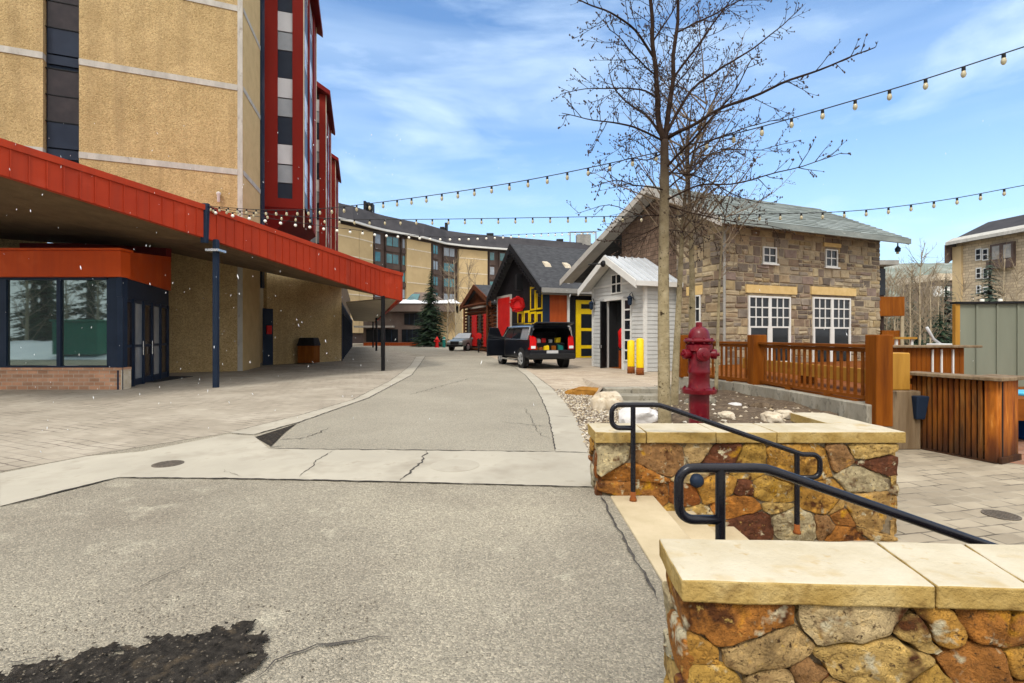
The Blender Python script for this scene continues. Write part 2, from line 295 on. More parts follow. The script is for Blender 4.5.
M['bark_main'] = mat('aspen_bark_darkening_upwards', [(.25, (.19, .155, .095)), (.5, (.30, .25, .16)), (.75, (.42, .36, .25))], scale=6, detail=10, rough=.95, spec=.05, specks=[(9, (.035, .025, .016), .63, .70), (30, (.09, .065, .04), .58, .72), (2.2, (.17, .125, .075), .6, .75)], bumps=[(20, .6)], zgrad=(2.3, 4.6, (.05, .034, .025), .9))
M['bark_mid'] = mat('brown_bark', [(.3, (.075, .052, .036)), (.7, (.15, .11, .075))], scale=7, detail=9, rough=.95, stretch=(1, 1, .4), spec=.05, specks=[(9, (.03, .02, .014), .6, .7)])
M['bark_dark'] = mat('dark_branch', [(.3, (.018, .012, .010)), (.7, (.045, .030, .023))], scale=8, spec=.05, rough=.95)
M['bark_tan'] = mat('tan_branch', [(.3, (.11, .08, .055)), (.7, (.20, .15, .105))], scale=8, rough=.9)
M['bark_far'] = mat('pale_far_bark', [(.3, (.27, .22, .15)), (.7, (.42, .36, .26))], scale=2, rough=.9)
M['twig_far'] = mat('far_twigs', [(.3, (.19, .15, .105)), (.7, (.28, .23, .165))], scale=2, rough=.9)
M['bud'] = mat('dark_bud', (.045, .028, .02), rough=.8)
M['needle'] = mat('spruce_needles', [(.3, (.032, .055, .026)), (.7, (.075, .105, .05))], scale=3, rough=.9, isl=[(.03, .06, .03), (.045, .075, .04), (.02, .045, .026), (.06, .09, .045)], islmix=.4)
M['needle_far'] = mat('far_spruce_needles', [(.3, (.045, .065, .05)), (.7, (.085, .11, .08))], scale=2, rough=.9)
M['soil'] = mat('mulch_soil', [(.25, (.05, .034, .022)), (.5, (.11, .08, .054)), (.75, (.19, .145, .10))], scale=9, detail=10, rough=1, specks=[(26, (.38, .31, .22), .64, .72), (40, (.035, .024, .016), .6, .7)], bumps=[(30, 1.), (9, .6)])
M['gravel'] = mat('pea_gravel', [(.3, (.40, .4, .4)), (.7, (.52, .52, .52))], scale=20, rough=.9, islmix=.5, isl=[(.34, .29, .22), (.46, .41, .33), (.27, .23, .18), (.54, .50, .43), (.38, .31, .21), (.22, .19, .16), (.42, .36, .27)])
M['gravel_bed'] = mat('gravel_bed', [(.3, (.16, .135, .10)), (.7, (.36, .31, .24))], scale=30, detail=8, rough=1, bumps=[(40, 1.)])
M['boulder'] = mat('pale_boulder', [(.25, (.40, .32, .22)), (.75, (.66, .60, .50))], scale=4, detail=10, rough=.9, specks=[(6, (.32, .20, .10), .6, .75)], bumps=[(8, .6), (30, .5)])
M['boulder_white'] = mat('white_boulder', [(.25, (.50, .48, .46)), (.75, (.72, .70, .68))], scale=4, detail=10, rough=.9, bumps=[(8, .6), (30, .5)])
M['boulder_rust'] = mat('rust_boulder', [(.25, (.17, .075, .02)), (.75, (.36, .19, .055))], scale=5, detail=10, rough=.9, bumps=[(8, .7), (30, .5)])
M['snow'] = mat('snow', [(.3, (.78, .79, .81)), (.7, (.86, .87, .88))], scale=2, rough=.7)
M['car_black'] = mat('black_car_paint', [(.3, (.006, .007, .010)), (.7, (.010, .011, .015))], scale=2, rough=.28, spec=.25, coat=.0)
M['car_grey'] = mat('grey_green_car_paint', [(.3, (.16, .19, .18)), (.7, (.19, .22, .21))], scale=2, rough=.3, metal=.0, coat=.6)
M['chrome'] = mat('bright_metal', (.6, .61, .62), scale=3, rough=.2, metal=.9)
M['tyre'] = mat('tyre_rubber', (.018, .018, .018), scale=20, rough=.85)
M['rim'] = mat('wheel_rim', (.55, .56, .57), scale=6, rough=.3, metal=.6)
M['tail'] = mat('tail_lamp', (.45, .01, .01), scale=4, rough=.25, spec=.2)
M['headlamp'] = mat('headlamp', (.7, .72, .74), scale=4, rough=.1, spec=.8)
M['interior'] = mat('dark_interior', (.012, .012, .013), scale=4, rough=.9)
M['cable'] = mat('black_cable', (.012, .012, .013), rough=.6)
M['bulb'] = mat('bulb_glass', (.62, .54, .36), scale=20, rough=.12, spec=.7, trans=.35)
M['bulb_white'] = mat('frosted_bulb', (.86, .84, .76), scale=20, rough=.3, spec=.6)
M['orange_cloth'] = mat('orange_cloth', (.22, .07, .015), rough=.9)
M['teal_cloth'] = mat('teal_cloth', (.02, .14, .12), rough=.9)
M['green_metal'] = mat('green_cabinet_paint', [(.3, (.02, .155, .10)), (.7, (.03, .19, .125))], scale=2, rough=.5)
M['hill'] = mat('forested_hill', [(.3, (.10, .125, .10)), (.5, (.16, .18, .145)), (.7, (.30, .31, .27))], scale=.02, detail=12, rough=1, specks=[(.06, (.45, .46, .45), .60, .7)])
M['ground'] = mat('earth', [(.3, (.17, .145, .11)), (.7, (.28, .245, .19))], scale=.2, detail=10, rough=1)
M['condo'] = mat('tan_stone_facade', [(.3, (.40, .32, .22)), (.7, (.52, .43, .31))], scale=.5, detail=9, rough=.9, brick=dict(w=.9, h=.4, mortar=.03, col=(.25, .19, .125), swz='YZX'))
M['brown_panel'] = mat('dark_brown_panel', [(.3, (.065, .045, .038)), (.7, (.10, .07, .058))], scale=.6, rough=.8)
M['brown_wall'] = mat('podium_wall', [(.3, (.13, .10, .085)), (.7, (.20, .16, .135))], scale=.8, rough=.85)
M['blue'] = mat('blue_plastic', (.02, .10, .42), scale=3, rough=.45)
M['blue_lid'] = mat('light_blue_plastic', (.12, .42, .62), scale=3, rough=.45)
M['grate'] = mat('cast_iron', [(.3, (.07, .06, .05)), (.7, (.15, .125, .10))], scale=30, rough=.8)
M['grit'] = mat('dark_grit', [(.3, (.06, .052, .044)), (.7, (.20, .175, .14))], scale=30, rough=1)
M['mat_rubber'] = mat('door_mat', (.02, .021, .024), scale=30, rough=1, bumps=[(60, .6)])
M['silver'] = mat('pale_grey_plastic', (.5, .5, .5), scale=3, rough=.5)
rng = random.Random(7)
def roughen(o, cuts=2, amp=.006, scale=6, seed=0):
    bm = bmesh.new(); bm.from_mesh(o.data)
    bmesh.ops.subdivide_edges(bm, edges=bm.edges[:], cuts=cuts, use_grid_fill=True)
    bm.normal_update(); off = V((seed*3.7, seed*1.3, 0))+org(o)
    for v in bm.verts:
        n = mnoise.noise_vector((v.co+off)*scale)*amp+mnoise.noise_vector((v.co+off)*scale*3.1)*amp*.5
        v.co += n
    bm.to_mesh(o.data); bm.free(); return o
def clip(poly, n, d):                     # keep points with p.n <= d
    out = []
    for i, p in enumerate(poly):
        q = poly[(i+1) % len(poly)]; a = p[0]*n[0]+p[1]*n[1]-d; b = q[0]*n[0]+q[1]*n[1]-d
        if a <= 0: out.append(p)
        if (a < 0) != (b < 0) and abs(a-b) > 1e-9:
            t = a/(a-b); out.append((p[0]+(q[0]-p[0])*t, p[1]+(q[1]-p[1])*t))
    return out
def cells(W, H, n, seed, asp=1.5, relax=1):
    r = random.Random(seed); sd = [(r.uniform(0, W), r.uniform(0, H), (r.random()**2.)*.95*W*H/n) for _ in range(n)]
    for it in range(relax+1):
        ps = []
        for i, (x, y, w) in enumerate(sd):
            poly = [(0, 0), (W, 0), (W, H), (0, H)]
            for j, (x2, y2, w2) in enumerate(sd):
                if i == j or not poly: continue
                nx, ny = (x2-x)/asp, (y2-y)*asp
                d = ((x2*x2-x*x)/asp+(y2*y2-y*y)*asp)/2+(w-w2)/2
                poly = clip(poly, (nx, ny), d)
            ps.append(poly)
        if it < relax: sd = [((sum(p[0] for p in q)/len(q)), (sum(p[1] for p in q)/len(q)), w) if q else (x, y, w) for q, (x, y, w) in zip(ps, sd)]
    return [p for p in ps if len(p) > 2]
def fieldstones(mb, o, eu, en, W, H, n, seed, gap=.004, bulge=.035, asp=1.55):
    o, eu, en = V(o), V(eu), V(en); ez = V((0, 0, 1)); r = random.Random(seed+5)
    for poly in cells(W, H, n, seed, asp):
        cx = sum(p[0] for p in poly)/len(poly); cy = sum(p[1] for p in poly)/len(poly)
        pts = []
        c1 = r.uniform(.07, .17)
        for i, p in enumerate(poly):          # knock the corners off, then break up the straight edges
            a = poly[(i+1) % len(poly)]
            if math.hypot(a[0]-p[0], a[1]-p[1]) < .012: pts.append(p); continue
            m = max(2, int(math.hypot(a[0]-p[0], a[1]-p[1])/.022)); m = min(m, 12)
            for k in range(m+1): f = c1+(1-2*c1)*k/m; pts.append((p[0]+(a[0]-p[0])*f, p[1]+(a[1]-p[1])*f))
        fac = [(r.uniform(-.5, .5), r.uniform(-.5, .5), r.uniform(.0, .30)) for _ in range(4)]
        R = min(math.hypot(p[0]-cx, p[1]-cy) for p in pts)
        if R < .015: continue
        R2 = sum(math.hypot(p[0]-cx, p[1]-cy) for p in pts)/len(pts)
        k = len(pts); off = r.uniform(0, 99); bz = bulge*r.uniform(.6, 1.35); tx, ty = r.uniform(-.12, .12), r.uniform(-.12, .12)
        vs = []; g = gap*r.uniform(.6, 1.6)/R2
        rings = ((1-g, -.03), (1-g, .30), (1-g*1.2-.012, .62), (.93-g, .84), (.82, .95), (.66, 1.0), (.48, 1.0), (.30, 1.0), (.14, 1.))
        for s, h in rings:
            for p in pts:
                x, y = cx+(p[0]-cx)*s, cy+(p[1]-cy)*s
                nn = mnoise.noise(V((x*9+off, y*9, off)))*.5+mnoise.noise(V((x*26+off, y*26, off)))*.28+mnoise.noise(V((x*60+off, y*60, off)))*.12
                e = (mnoise.noise(V((x*13, y*13, off)))*.011+mnoise.noise(V((x*34, y*34, off)))*.005)*(1 if s > .8 else .4)
                fc = min([1.]+[1+fx*(x-cx)/R2+fy*(y-cy)/R2-fd+.12 for fx, fy, fd in fac])
                dz = (h*bz*(fc if h > .5 else 1)+(tx*(x-cx)+ty*(y-cy))*min(1, max(0, h))+nn*bz*.95*min(1, max(0, h)) if h > 0 else -.035)
                vs.append(o+eu*(x+e)+ez*(y+e)+en*dz)
        vs.append(o+eu*cx+ez*cy+en*(bz*1.0))
        fs = [(i*k+j, i*k+(j+1) % k, (i+1)*k+(j+1) % k, (i+1)*k+j) for i in range(len(rings)-1) for j in range(k)]
        c = len(vs)-1; b = (len(rings)-1)*k
        fs += [(b+j, b+(j+1) % k, c) for j in range(k)]
        if eu.cross(ez).dot(en) < 0: fs = [f[::-1] for f in fs]
        mb.add(vs, fs)
    return mb
def slab_poly(mb, pts, z0, z1): return mb.prism([(p[0], p[1], z0) for p in pts], (0, 0, z1-z0))

# ---------------- the ground, streets and plazas
t = MB().sheet([(-3000, -400, -.48), (3000, -400, -.48), (3000, 4000, -.48), (-3000, 4000, -.48)]).build('ground', M['ground']); tag(t, kind='structure')
terr = [(-300, -60), (70, -60), (70, 1.86), (.97, 1.86), (.97, 5.1), (3.55, 5.1), (3.55, 6.2), (6.2, 9.2), (6.7, 17), (9.5, 19.2), (60, 40), (300, 200), (300, 300), (-300, 300)]
tag(slab_poly(MB(), terr, -.47, 0).build('street_terrace', M['asphalt']), kind='structure')
Z1, Z2, Z3 = .004, .008, .012
def flat(name, pts, m, z=Z1): return tag(MB().sheet([(p[0], p[1], z) for p in pts]).build(name, m), kind='structure')
g = lambda L: [tuple(G(x, y)[:2]) for x, y in L]
inL = g([(254, 435), (298, 423), (369, 398), (412, 375), (421, 363), (425.5, 356)])
outL = g([(229, 433), (298.6, 416), (353, 400), (391, 380.5), (410, 366), (416, 357)])
inR = g([(555.6, 452.5), (552, 433), (548.6, 416), (542, 400), (535, 386.6), (525, 375), (511, 365)])
outR = g([(589.6, 453.5), (583, 434), (576, 418), (565, 402), (552.5, 388.6), (533, 374), (519, 365)])
far = [(-14, 90), (-20, 90)]
# left paved plaza: from the strip to the buildings
plz = [(-40, 7.6)]+g([(0, 470), (85, 457), (142, 454)])[0:0]+[tuple(G(0, 472)[:2]), tuple(G(110, 452)[:2])]+outL+[(-15.5, 60), (-24, 110), (-60, 110), (-60, 7.6)]
flat('paved_plaza', plz, M['paver_left'])
# road beyond the concrete band
road = g([(269, 449.5), (300, 423)])+inL[1:]+[(-15, 62), (-20, 100), (0, 100), (-4, 55), (-1, 33)]+inR[::-1]
flat('road', road, M['asphalt_far'])
flat('curb_strip', inL[:1]+inL[1:]+outL[::-1], M['concrete'], Z2)
flat('curb_strip', [p for p in inR]+outR[::-1], M['concrete'], Z2)
band = g([(0, 507), (118, 478), (240, 479), (420, 483), (596, 487.5), (589.6, 453.2), (554.5, 452), (420, 450.5), (269, 449.3), (254, 436.5), (229, 434.5), (142, 452), (85, 457), (0, 474)])
flat('concrete_band', band, M['concrete'], Z2)
flat('shop_plaza', outR[2:]+[(-1, 33), (-4, 55), (6, 55), (20, 40), (9.6, 19.2), (6.7, 17), (5.6, 11.5), (3.6, 11.5)], M['paver_shop'])
flat('lower_plaza', [(.97, 1.9), (40, 1.9), (40, 30), (6, 30), (5.6, 9.4), (3.5, 6.3), (3.5, 5.0), (.97, 5.0)], M['paver_right'], -.45)
flat('brick_path', [(7.6, 8.3), (8.2, 7.8), (14, 7.2), (14, 11), (7.9, 11)], M['brick_red'], -.446)
# dark triangle of old asphalt and seams along the concrete
flat('asphalt_patch', g([(255, 437.5), (297, 424), (286, 432), (271, 447)]), M['asphalt_dark'], Z2)
def ribbon(pts, w, z, seed=0, jit=.012, taper=True):
    r = random.Random(seed); L = [V((p[0], p[1], z)) for p in pts]; P2 = []
    for a, b in zip(L[:-1], L[1:]):
        n = max(2, int((b-a).length/.06))
        P2 += [a.lerp(b, i/n) for i in range(n)]
    P2.append(L[-1]); k = len(P2); vs = []
    for i, p in enumerate(P2):
        t = (P2[min(i+1, k-1)]-P2[max(0, i-1)]).normalized(); nn = V((-t.y, t.x, 0))
        ww = w*r.uniform(.35, 1.3)*(min(1, i/4+.1, (k-1-i)/4+.1) if taper else 1)
        o = nn*(mnoise.noise(p*5+V((seed, 0, 0)))*jit*3+r.uniform(-jit, jit))
        vs += [p+o+nn*ww/2, p+o-nn*ww/2]
    return vs, [(2*i+1, 2*i+3, 2*i+2, 2*i) for i in range(k-1)]
cr = MB()
for i, (L, w, j) in enumerate([
    ([(0, 507.5), (118, 478.3)], .03, .006), ([(118, 478.3), (240, 479.3), (420, 483.3), (596, 488)], .025, .006), ([(269, 449.3), (420, 450.8), (554, 452.3)], .028, .01),
    ([(335, 450), (318, 460), (300, 478)], .011, .012), ([(428, 451), (418, 466), (400, 482)], .022, .014), ([(555, 452), (590, 453.3)], .015, .004), ([(548.6, 416), (576, 418)], .02, .005),
    ([(284, 447), (262, 449)], .05, .02), ([(229, 434), (254, 435.5)], .02, .006),
    ([(600, 494), (612, 520), (660, 603)], .022, .006), ([(247, 683), (290, 655), (330, 645), (372, 640), (395, 641)], .016, .014), ([(135, 592), (160, 578), (188, 566)], .014, .01),
    ([(410, 668), (450, 662), (475, 660)], .008, .01), ([(497, 541), (520, 530)], .007, .008), ([(0, 668), (20, 660), (50, 655)], .02, .02),
    ([(535, 386.6), (552.5, 388.6)], .02, .004), ([(410, 395), (470, 378.5), (520, 378)], .02, .02), ([(500, 422), (553, 428)], .015, .03), ([(330, 428), (300, 440), (270, 440)], .02, .03)]):
    cr.add(*ribbon(g(L), w, .0135, i, j))
for L_, w__ in ((inL, .03), (outL, .02), (inR, .022), (outR[:6], .02)): cr.add(*ribbon(L_, w__, .0135, 9, .006))
for L in ([(225, 470), (240, 478)], [(525, 408), (540, 436), (553, 440)]): cr.add(*ribbon(g(L), .008, .0135, 3, .02))
tag(cr.build('pavement_cracks', M['crack']), kind='structure')
# broken patch of asphalt near the viewer: low rough mound of loose tar and grit
pc = g([(-30, 690), (-12, 676), (18, 676), (40, 668), (75, 660), (95, 647), (120, 652), (160, 640), (205, 634), (262, 620), (268, 630), (245, 652), (262, 668), (240, 682), (215, 700), (120, 705), (20, 700)])
bm_ = MB(); r_ = random.Random(3); step = .016; x0, x1 = min(p[0] for p in pc), max(p[0] for p in pc); y0, y1 = min(p[1] for p in pc), max(p[1] for p in pc)
def inside(x, y, poly):
    c = False; j = len(poly)-1
    for i in range(len(poly)):
        if (poly[i][1] > y) != (poly[j][1] > y) and x < (poly[j][0]-poly[i][0])*(y-poly[i][1])/(poly[j][1]-poly[i][1])+poly[i][0]: c = not c
        j = i
    return c
idx = {}; vs = []; fs = []
def gv(i, j):
    if (i, j) not in idx:
        x, y = x0+i*step, y0+j*step; idx[i, j] = len(vs)
        vs.append((x+r_.uniform(-.006, .006), y+r_.uniform(-.006, .006), .0135+.007*abs(mnoise.noise(V((x*9, y*9, 1))))+.009*r_.random()**2))
    return idx[i, j]
for i in range(int((x1-x0)/step)+1):
    for j in range(int((y1-y0)/step)+1):
        x, y = x0+(i+.5)*step, y0+(j+.5)*step
        if inside(x+.11*mnoise.noise(V((x*5, y*5, 0)))+.10*mnoise.noise(V((x*14, y*14, 2)))+.05*mnoise.noise(V((x*38, y*38, 2))), y+.11*mnoise.noise(V((x*5, y*5, 7)))+.10*mnoise.noise(V((x*14, y*14, 5)))+.05*mnoise.noise(V((x*38, y*38, 5))), pc): fs.append((gv(i, j), gv(i+1, j), gv(i+1, j+1), gv(i, j+1)))
bm_.add(vs, fs); tag(bm_.build('broken_asphalt_patch', M['asphalt_dark']), kind='structure')
def pebble(mb, c, s, r, flatz=.7):
    vs = []; 
    for p in ((1, 0, 0), (.3, .9, 0), (-.8, .6, 0), (-.8, -.6, 0), (.3, -.9, 0), (.1, 0, 1), (-.1, .1, -1)):
        q = V(p)*s*r.uniform(.75, 1.25); q.z *= flatz; vs.append(q)
    R = Matrix.Rotation(r.uniform(0, 6.3), 3, 'Z') @ Matrix.Rotation(r.uniform(-.4, .4), 3, 'X')
    mb.add([R @ q+V(c) for q in vs], [(i, (i+1) % 5, 5) for i in range(5)]+[((i+1) % 5, i, 6) for i in range(5)])
grit = MB()
for _ in range(1500):
    x, y = r_.uniform(x0-.3, x1+.4), r_.uniform(y0-.2, y1+.25)
    if inside(x, y, pc) and r_.random() < .6: continue
    if inside(x, y, pc) or r_.random() < .30: pebble(grit, (x, y, .022 if inside(x, y, pc) else .004), r_.uniform(.002, .007)*(1.5 if r_.random() < .07 else 1), r_)
for _ in range(500):
    y = 2.2+r_.random()*6; x = r_.uniform(-1.05, .19)*y; pebble(grit, (x, y, .004), r_.uniform(.002, .006), r_)
tag(grit.build('loose_grit', M['grit'], smooth=False), 'loose grit scattered over the asphalt', 'grit', kind='stuff')

# ---------------- steps between the two stone walls
st = thing('stair_flight', 'shallow tan concrete steps going down between the two stone walls', 'steps', (1.6, 3.5, -.45))
for i in range(3):
    roughen(MB().box(.972+.40*i+(.003*i), 1.40+.40*i, 2.2, 4.955, -.46, .012-.152*i).build('step', M['concrete_step'], st, bevel=.012, seg=2), 1, .002, 3, i)

# ---------------- near and far stone walls with sandstone coping
def stone_wall(label, loc, core, faces, copings, zc0, zc1):
    t = thing('stone_wall', label, 'stone wall', loc)
    b = MB()
    for c in core: b.box(*c)
    b.build('core', M['mortar'], t)
    for (o, eu, en, W, H, n, seed, bulge) in faces:
        fieldstones(MB(), o, eu, en, W, H, n, seed, bulge=bulge).build('stone_facing', M['stone'], t, smooth=True, auto=55)
    for i, c in enumerate(copings):
        o = slab_poly(MB(), c, zc0, zc1).build('coping_slab', M['coping'], t)
        roughen(o, 7, .0045, 5, i); o.data.polygons.foreach_set('use_smooth', [True]*len(o.data.polygons)); o.data.set_sharp_from_angle(angle=radians(35)); o.data.materials.append(M['coping_edge'])
        for pl in o.data.polygons:
            if abs(pl.normal.z) < .6: pl.material_index = 1
        bv = o.modifiers.new('bevel', 'BEVEL'); bv.width = .008; bv.segments = 2; bv.limit_method = 'ANGLE'; bv.angle_limit = radians(50)
    return t
gp = .004
js = [(.620, .647), (1.524, 1.58), (1.86, 1.947), (2.55, 2.6), (3.2, 3.25), (3.9, 3.9)]
yf = lambda x: 1.866-.047*x
yb = lambda x: 2.243-.041*x
cop = [[(a[0]+gp, yf(a[0])), (b[0]-gp, yf(b[0])), (b[1]-gp, yb(b[1])), (a[1]+gp, yb(a[1]))] for a, b in zip(js[:-1], js[1:])]
stone_wall('rust and tan fieldstone wall with broad coping closest to the viewer', (2.2, 2.0, 0), [(.675, 3.85, 1.882, 2.115, -.46, .61)],
    [((.655, 1.875, -.12), (1, -.047, 0), (-.047, -1, 0), 3.2, .735, 96, 11, .038), ((.668, 1.87, -.12), (.03, 1, 0), (-1, .03, 0), .32, .735, 12, 4, .03), ((.97, 2.125, -.46), (1, -.02, 0), (.02, 1, 0), 2.8, 1.06, 40, 8, .03)],
    cop, .615, .700)
js = [.82, 1.33, 2.02, 2.62, 3.42]
cop = [[(a+gp, 4.94), (b-gp, 4.94), (b-gp, 5.45), (a+gp, 5.45)] for a, b in zip(js[:-1], js[1:])]
cop[-1] = [(2.624, 4.94), (3.895, 4.94), (3.43, 5.45), (2.624, 5.45)]
cop.append([(3.90, 4.945), (3.87, 6.2), (3.45, 6.2), (3.437, 5.452)])
stone_wall('rust brown fieldstone retaining wall across the steps with hydrant behind it', (2.3, 5.2, 0), [(.855, 3.80, 4.998, 5.40, -.46, .527), (3.45, 3.80, 5.3, 6.16, -.46, .527)],
    [((.845, 4.99, -.46), (1, 0, 0), (0, -1, 0), 3.0, .985, 40, 21, .036), ((.86, 4.98, -.05), (0, 1, 0), (-1, 0, 0), .45, .575, 7, 3, .03), ((3.81, 4.98, -.46), (0, 1, 0), (1, 0, 0), 1.2, .985, 18, 33, .03)],
    cop, .53, .640)
wl = MB().lathe((1.83, 4.965, .157), [(.07, 0), (.07, .02), (.055, .05), (.03, .065), (.001, .07)], 20, (0, -1, 0)).build('wall_light', M['navy'], smooth=True)
tag(wl, 'round dark blue step light on the stone wall', 'step light')

# ---------------- handrails
def arc(c, r, a0, a1, y, n=7): return [(c[0]+r*cos(radians(a0+(a1-a0)*i/n)), y, c[1]+r*sin(radians(a0+(a1-a0)*i/n))) for i in range(n+1)]
def handrail(label, y, xl, xp, xs, xe, zt, ze, zl, zb1, zb2, xp2):
    t = thing('handrail', label, 'handrail', (xp, y, zb1)); r = .024; q = .075
    pts = [(xp, y, zl)]+arc((xl+q, zl+q), q, 270, 180, y)+arc((xl+q, zt-q), q, 180, 90, y)+[(xs-.05, y, zt), (xs, y, zt-.003), (xs+.05, y, zt-.018), (xe-.04, y, ze+.014), (xe, y, ze+.002)]
    pts += arc((xe+.17-q, ze-q), q, 90, 0, y)+arc((xe+.17-q, ze-.22+q), q, 0, -90, y)+[(xp2, y, ze-.22)]
    MB().tube(pts, r, 12).build('rail', M['rail'], t, smooth=True)
    for xx, zz, zb in ((xp, zt, zb1), (xp2, ze+(.02), zb2)):
        p = MB().tube([(xx, y, zb), (xx, y, zz)], r*1.02, 12).build('post', M['rail'], t, smooth=True, auto=40)
        MB().lathe((xx, y, zb), [(.036, 0), (.034, .02), (.026, .035), (.0255, .09)], 12).build('rust_collar', M['rust'], p, smooth=True)
handrail('black tube handrail beside the far stone wall, rusty at its foot', 4.79, .955, 1.16, 1.41, 2.78, .93, .455, .71, .012, -.30, 2.73)
handrail('glossy black tube handrail just behind the near coping', 2.52, .84, 1.05, 1.275, 2.64, .93, .455, .67, .012, -.30, 2.60)

# ---------------- planting bed, gravel, boulders
def bed_r(y): return 3.46 if y < 6.2 else (3.46+(y-6.2)/(9.2-6.2)*2.6 if y < 9.2 else (6.02 if y < 12.35 else 6.0-(y-12.35)*.49))
def bed_l(y):
    pts = [(p[1], p[0]) for p in outR]
    for (ya, xa), (yb, xb) in zip(pts[:-1], pts[1:]):
        if y <= yb: return xa+(xb-xa)*max(0, (y-ya)/(yb-ya))
    return pts[-1][1]
def sm(x): x = max(0, min(1, x)); return x*x*(3-2*x)
def bed_z(x, y):
    z = max(.36*sm((x-1.5)/1.4)*sm((10.9-y)/2.6)*(1-.75*sm((x-3.6)/2.2)), .10*sm((x-3.8)/.8)*sm((15-y)/2))+.03*sm((x-bed_l(y))/.3)
    return z+(.05*mnoise.noise(V((x*1.6, y*1.6, 0)))+.025*mnoise.noise(V((x*5, y*5, 3))))*sm((x-1.4)/1.2)+.012*mnoise.noise(V((x*11, y*11, 3)))
nx, ny = 70, 110; vs = []; fs = []; idx = {}
for j in range(ny+1):
    y = 5.38+(14.6-5.38)*j/ny
    for i in range(nx+1):
        l, r = max(.9, bed_l(y)+.02), bed_r(y); x = l+(r-l)*i/nx; vs.append((x, y, bed_z(x, y)+.006-(.5 if i == nx and y < 9.2 else 0)))
fs = [(j*(nx+1)+i, j*(nx+1)+i+1, (j+1)*(nx+1)+i+1, (j+1)*(nx+1)+i) for j in range(ny) for i in range(nx)]
tag(MB().add(vs, fs).build('planting_bed', M['soil'], smooth=True), kind='structure')
pg = MB(); r_ = random.Random(5)
for _ in range(5200):
    y = 5.5+9*r_.random()**1.1; l = bed_l(y); x = l+r_.random()**1.1*(1.5 if y > 8 else .75)-.02
    if y > 11.3 and x > 2.2: continue
    pebble(pg, (x, y, bed_z(x, y)+.008), r_.uniform(.012, .034), r_)
for _ in range(260):
    y = r_.uniform(5.6, 12.5); x = r_.uniform(2.2, bed_r(y)-.1); pebble(pg, (x, y, bed_z(x, y)+.008), r_.uniform(.01, .04), r_)
tag(pg.build('gravel', M['gravel']), 'pale loose gravel beside the kerb strip', 'gravel', kind='stuff')
def boulder(label, c, s, m, seed, cat='boulder', name='boulder', zrot=0):
    bm = bmesh.new(); bmesh.ops.create_icosphere(bm, subdivisions=4, radius=1)
    for v in bm.verts:
        d = v.co.copy(); f = 1+.32*mnoise.noise(d*1.1+V((seed, 0, 0)))+.16*mnoise.noise(d*2.6+V((seed, 3, 0)))+.05*mnoise.noise(d*8+V((0, seed, 0)))
        q = V((math.copysign(abs(d.x)**.75, d.x), math.copysign(abs(d.y)**.75, d.y), math.copysign(abs(d.z)**.7, d.z)))*f
        v.co = V((q.x*s[0], q.y*s[1], max(q.z, -.6)*s[2]))
    me = bpy.data.meshes.new(name); bm.to_mesh(me); bm.free(); me.materials.append(m); me.polygons.foreach_set('use_smooth', [True]*len(me.polygons)); me.set_sharp_from_angle(angle=radians(30))
    o = bpy.data.objects.new(name, me); COL.objects.link(o); o.location = c; o.rotation_euler.z = zrot; ORG[o.name] = V(c)
    return tag(o, label, cat)
boulder('tan boulder at the foot of the small concrete steps', (2.02, 10.6, .17), (.29, .3, .24), M['boulder'], 1.5)
boulder('white rounded boulder behind the handrail loop', (2.05, 8.1, .21), (.30, .28, .22), M['boulder_white'], 4.2)
boulder('low rust brown flat boulder at the top of the gravel', (1.98, 13.2, .09), (.50, .22, .13), M['boulder_rust'], 7.7)
for i, (px, py, d, s, m, l) in enumerate([(735, 402, 9.3, .09, 'boulder_white', 'small white rock on the mulch right of the hydrant'), (727, 419, 7.2, .085, 'boulder', 'small tan rock beside the hydrant base'), (772, 420, 7.0, .11, 'boulder', 'flat tan rock in the bed behind the coping'),
        (700, 398, 11, .2, 'concrete_grey', 'grey rock behind the hydrant'), (760, 404, 8.8, .15, 'soil', 'dark rock near the concrete fence wall'), (666, 388, 13, .3, 'concrete_grey', 'dark grey rock behind the big aspen trunk'), (784, 417, 7.4, .10, 'boulder', 'brown rock against the return of the coping')]):
    p = P(px, py, d); boulder(l, (p.x, p.y, bed_z(p.x, p.y)+.04), (s*1.3, s, s*.7), M[m], i*2.3+1, 'rock', 'rock')
t = thing('step_stack', 'small grey concrete steps beside the tan boulder', 'steps', (2.95, 11.9, 0))
for i, (y0_, z_) in enumerate(((12.1, .30), (11.62, .19), (11.15, .08))):
    MB().box(2.28+.1*i, 3.66, y0_, 12.6-.001*i, -.2, z_).build('step', M['concrete_grey'], t, bevel=.012)
tag(MB().add([(2.3, 12.58, .295), (3.66, 12.58, .295), (4.4, 18.5, .014), (2.6, 18.5, .014), (2.05, 12.45, .0), (3.7, 12.6, -.02)], [(0, 1, 2, 3), (0, 3, 4), (1, 5, 2)]).build('plaza_slope', M['paver_shop']), kind='structure')

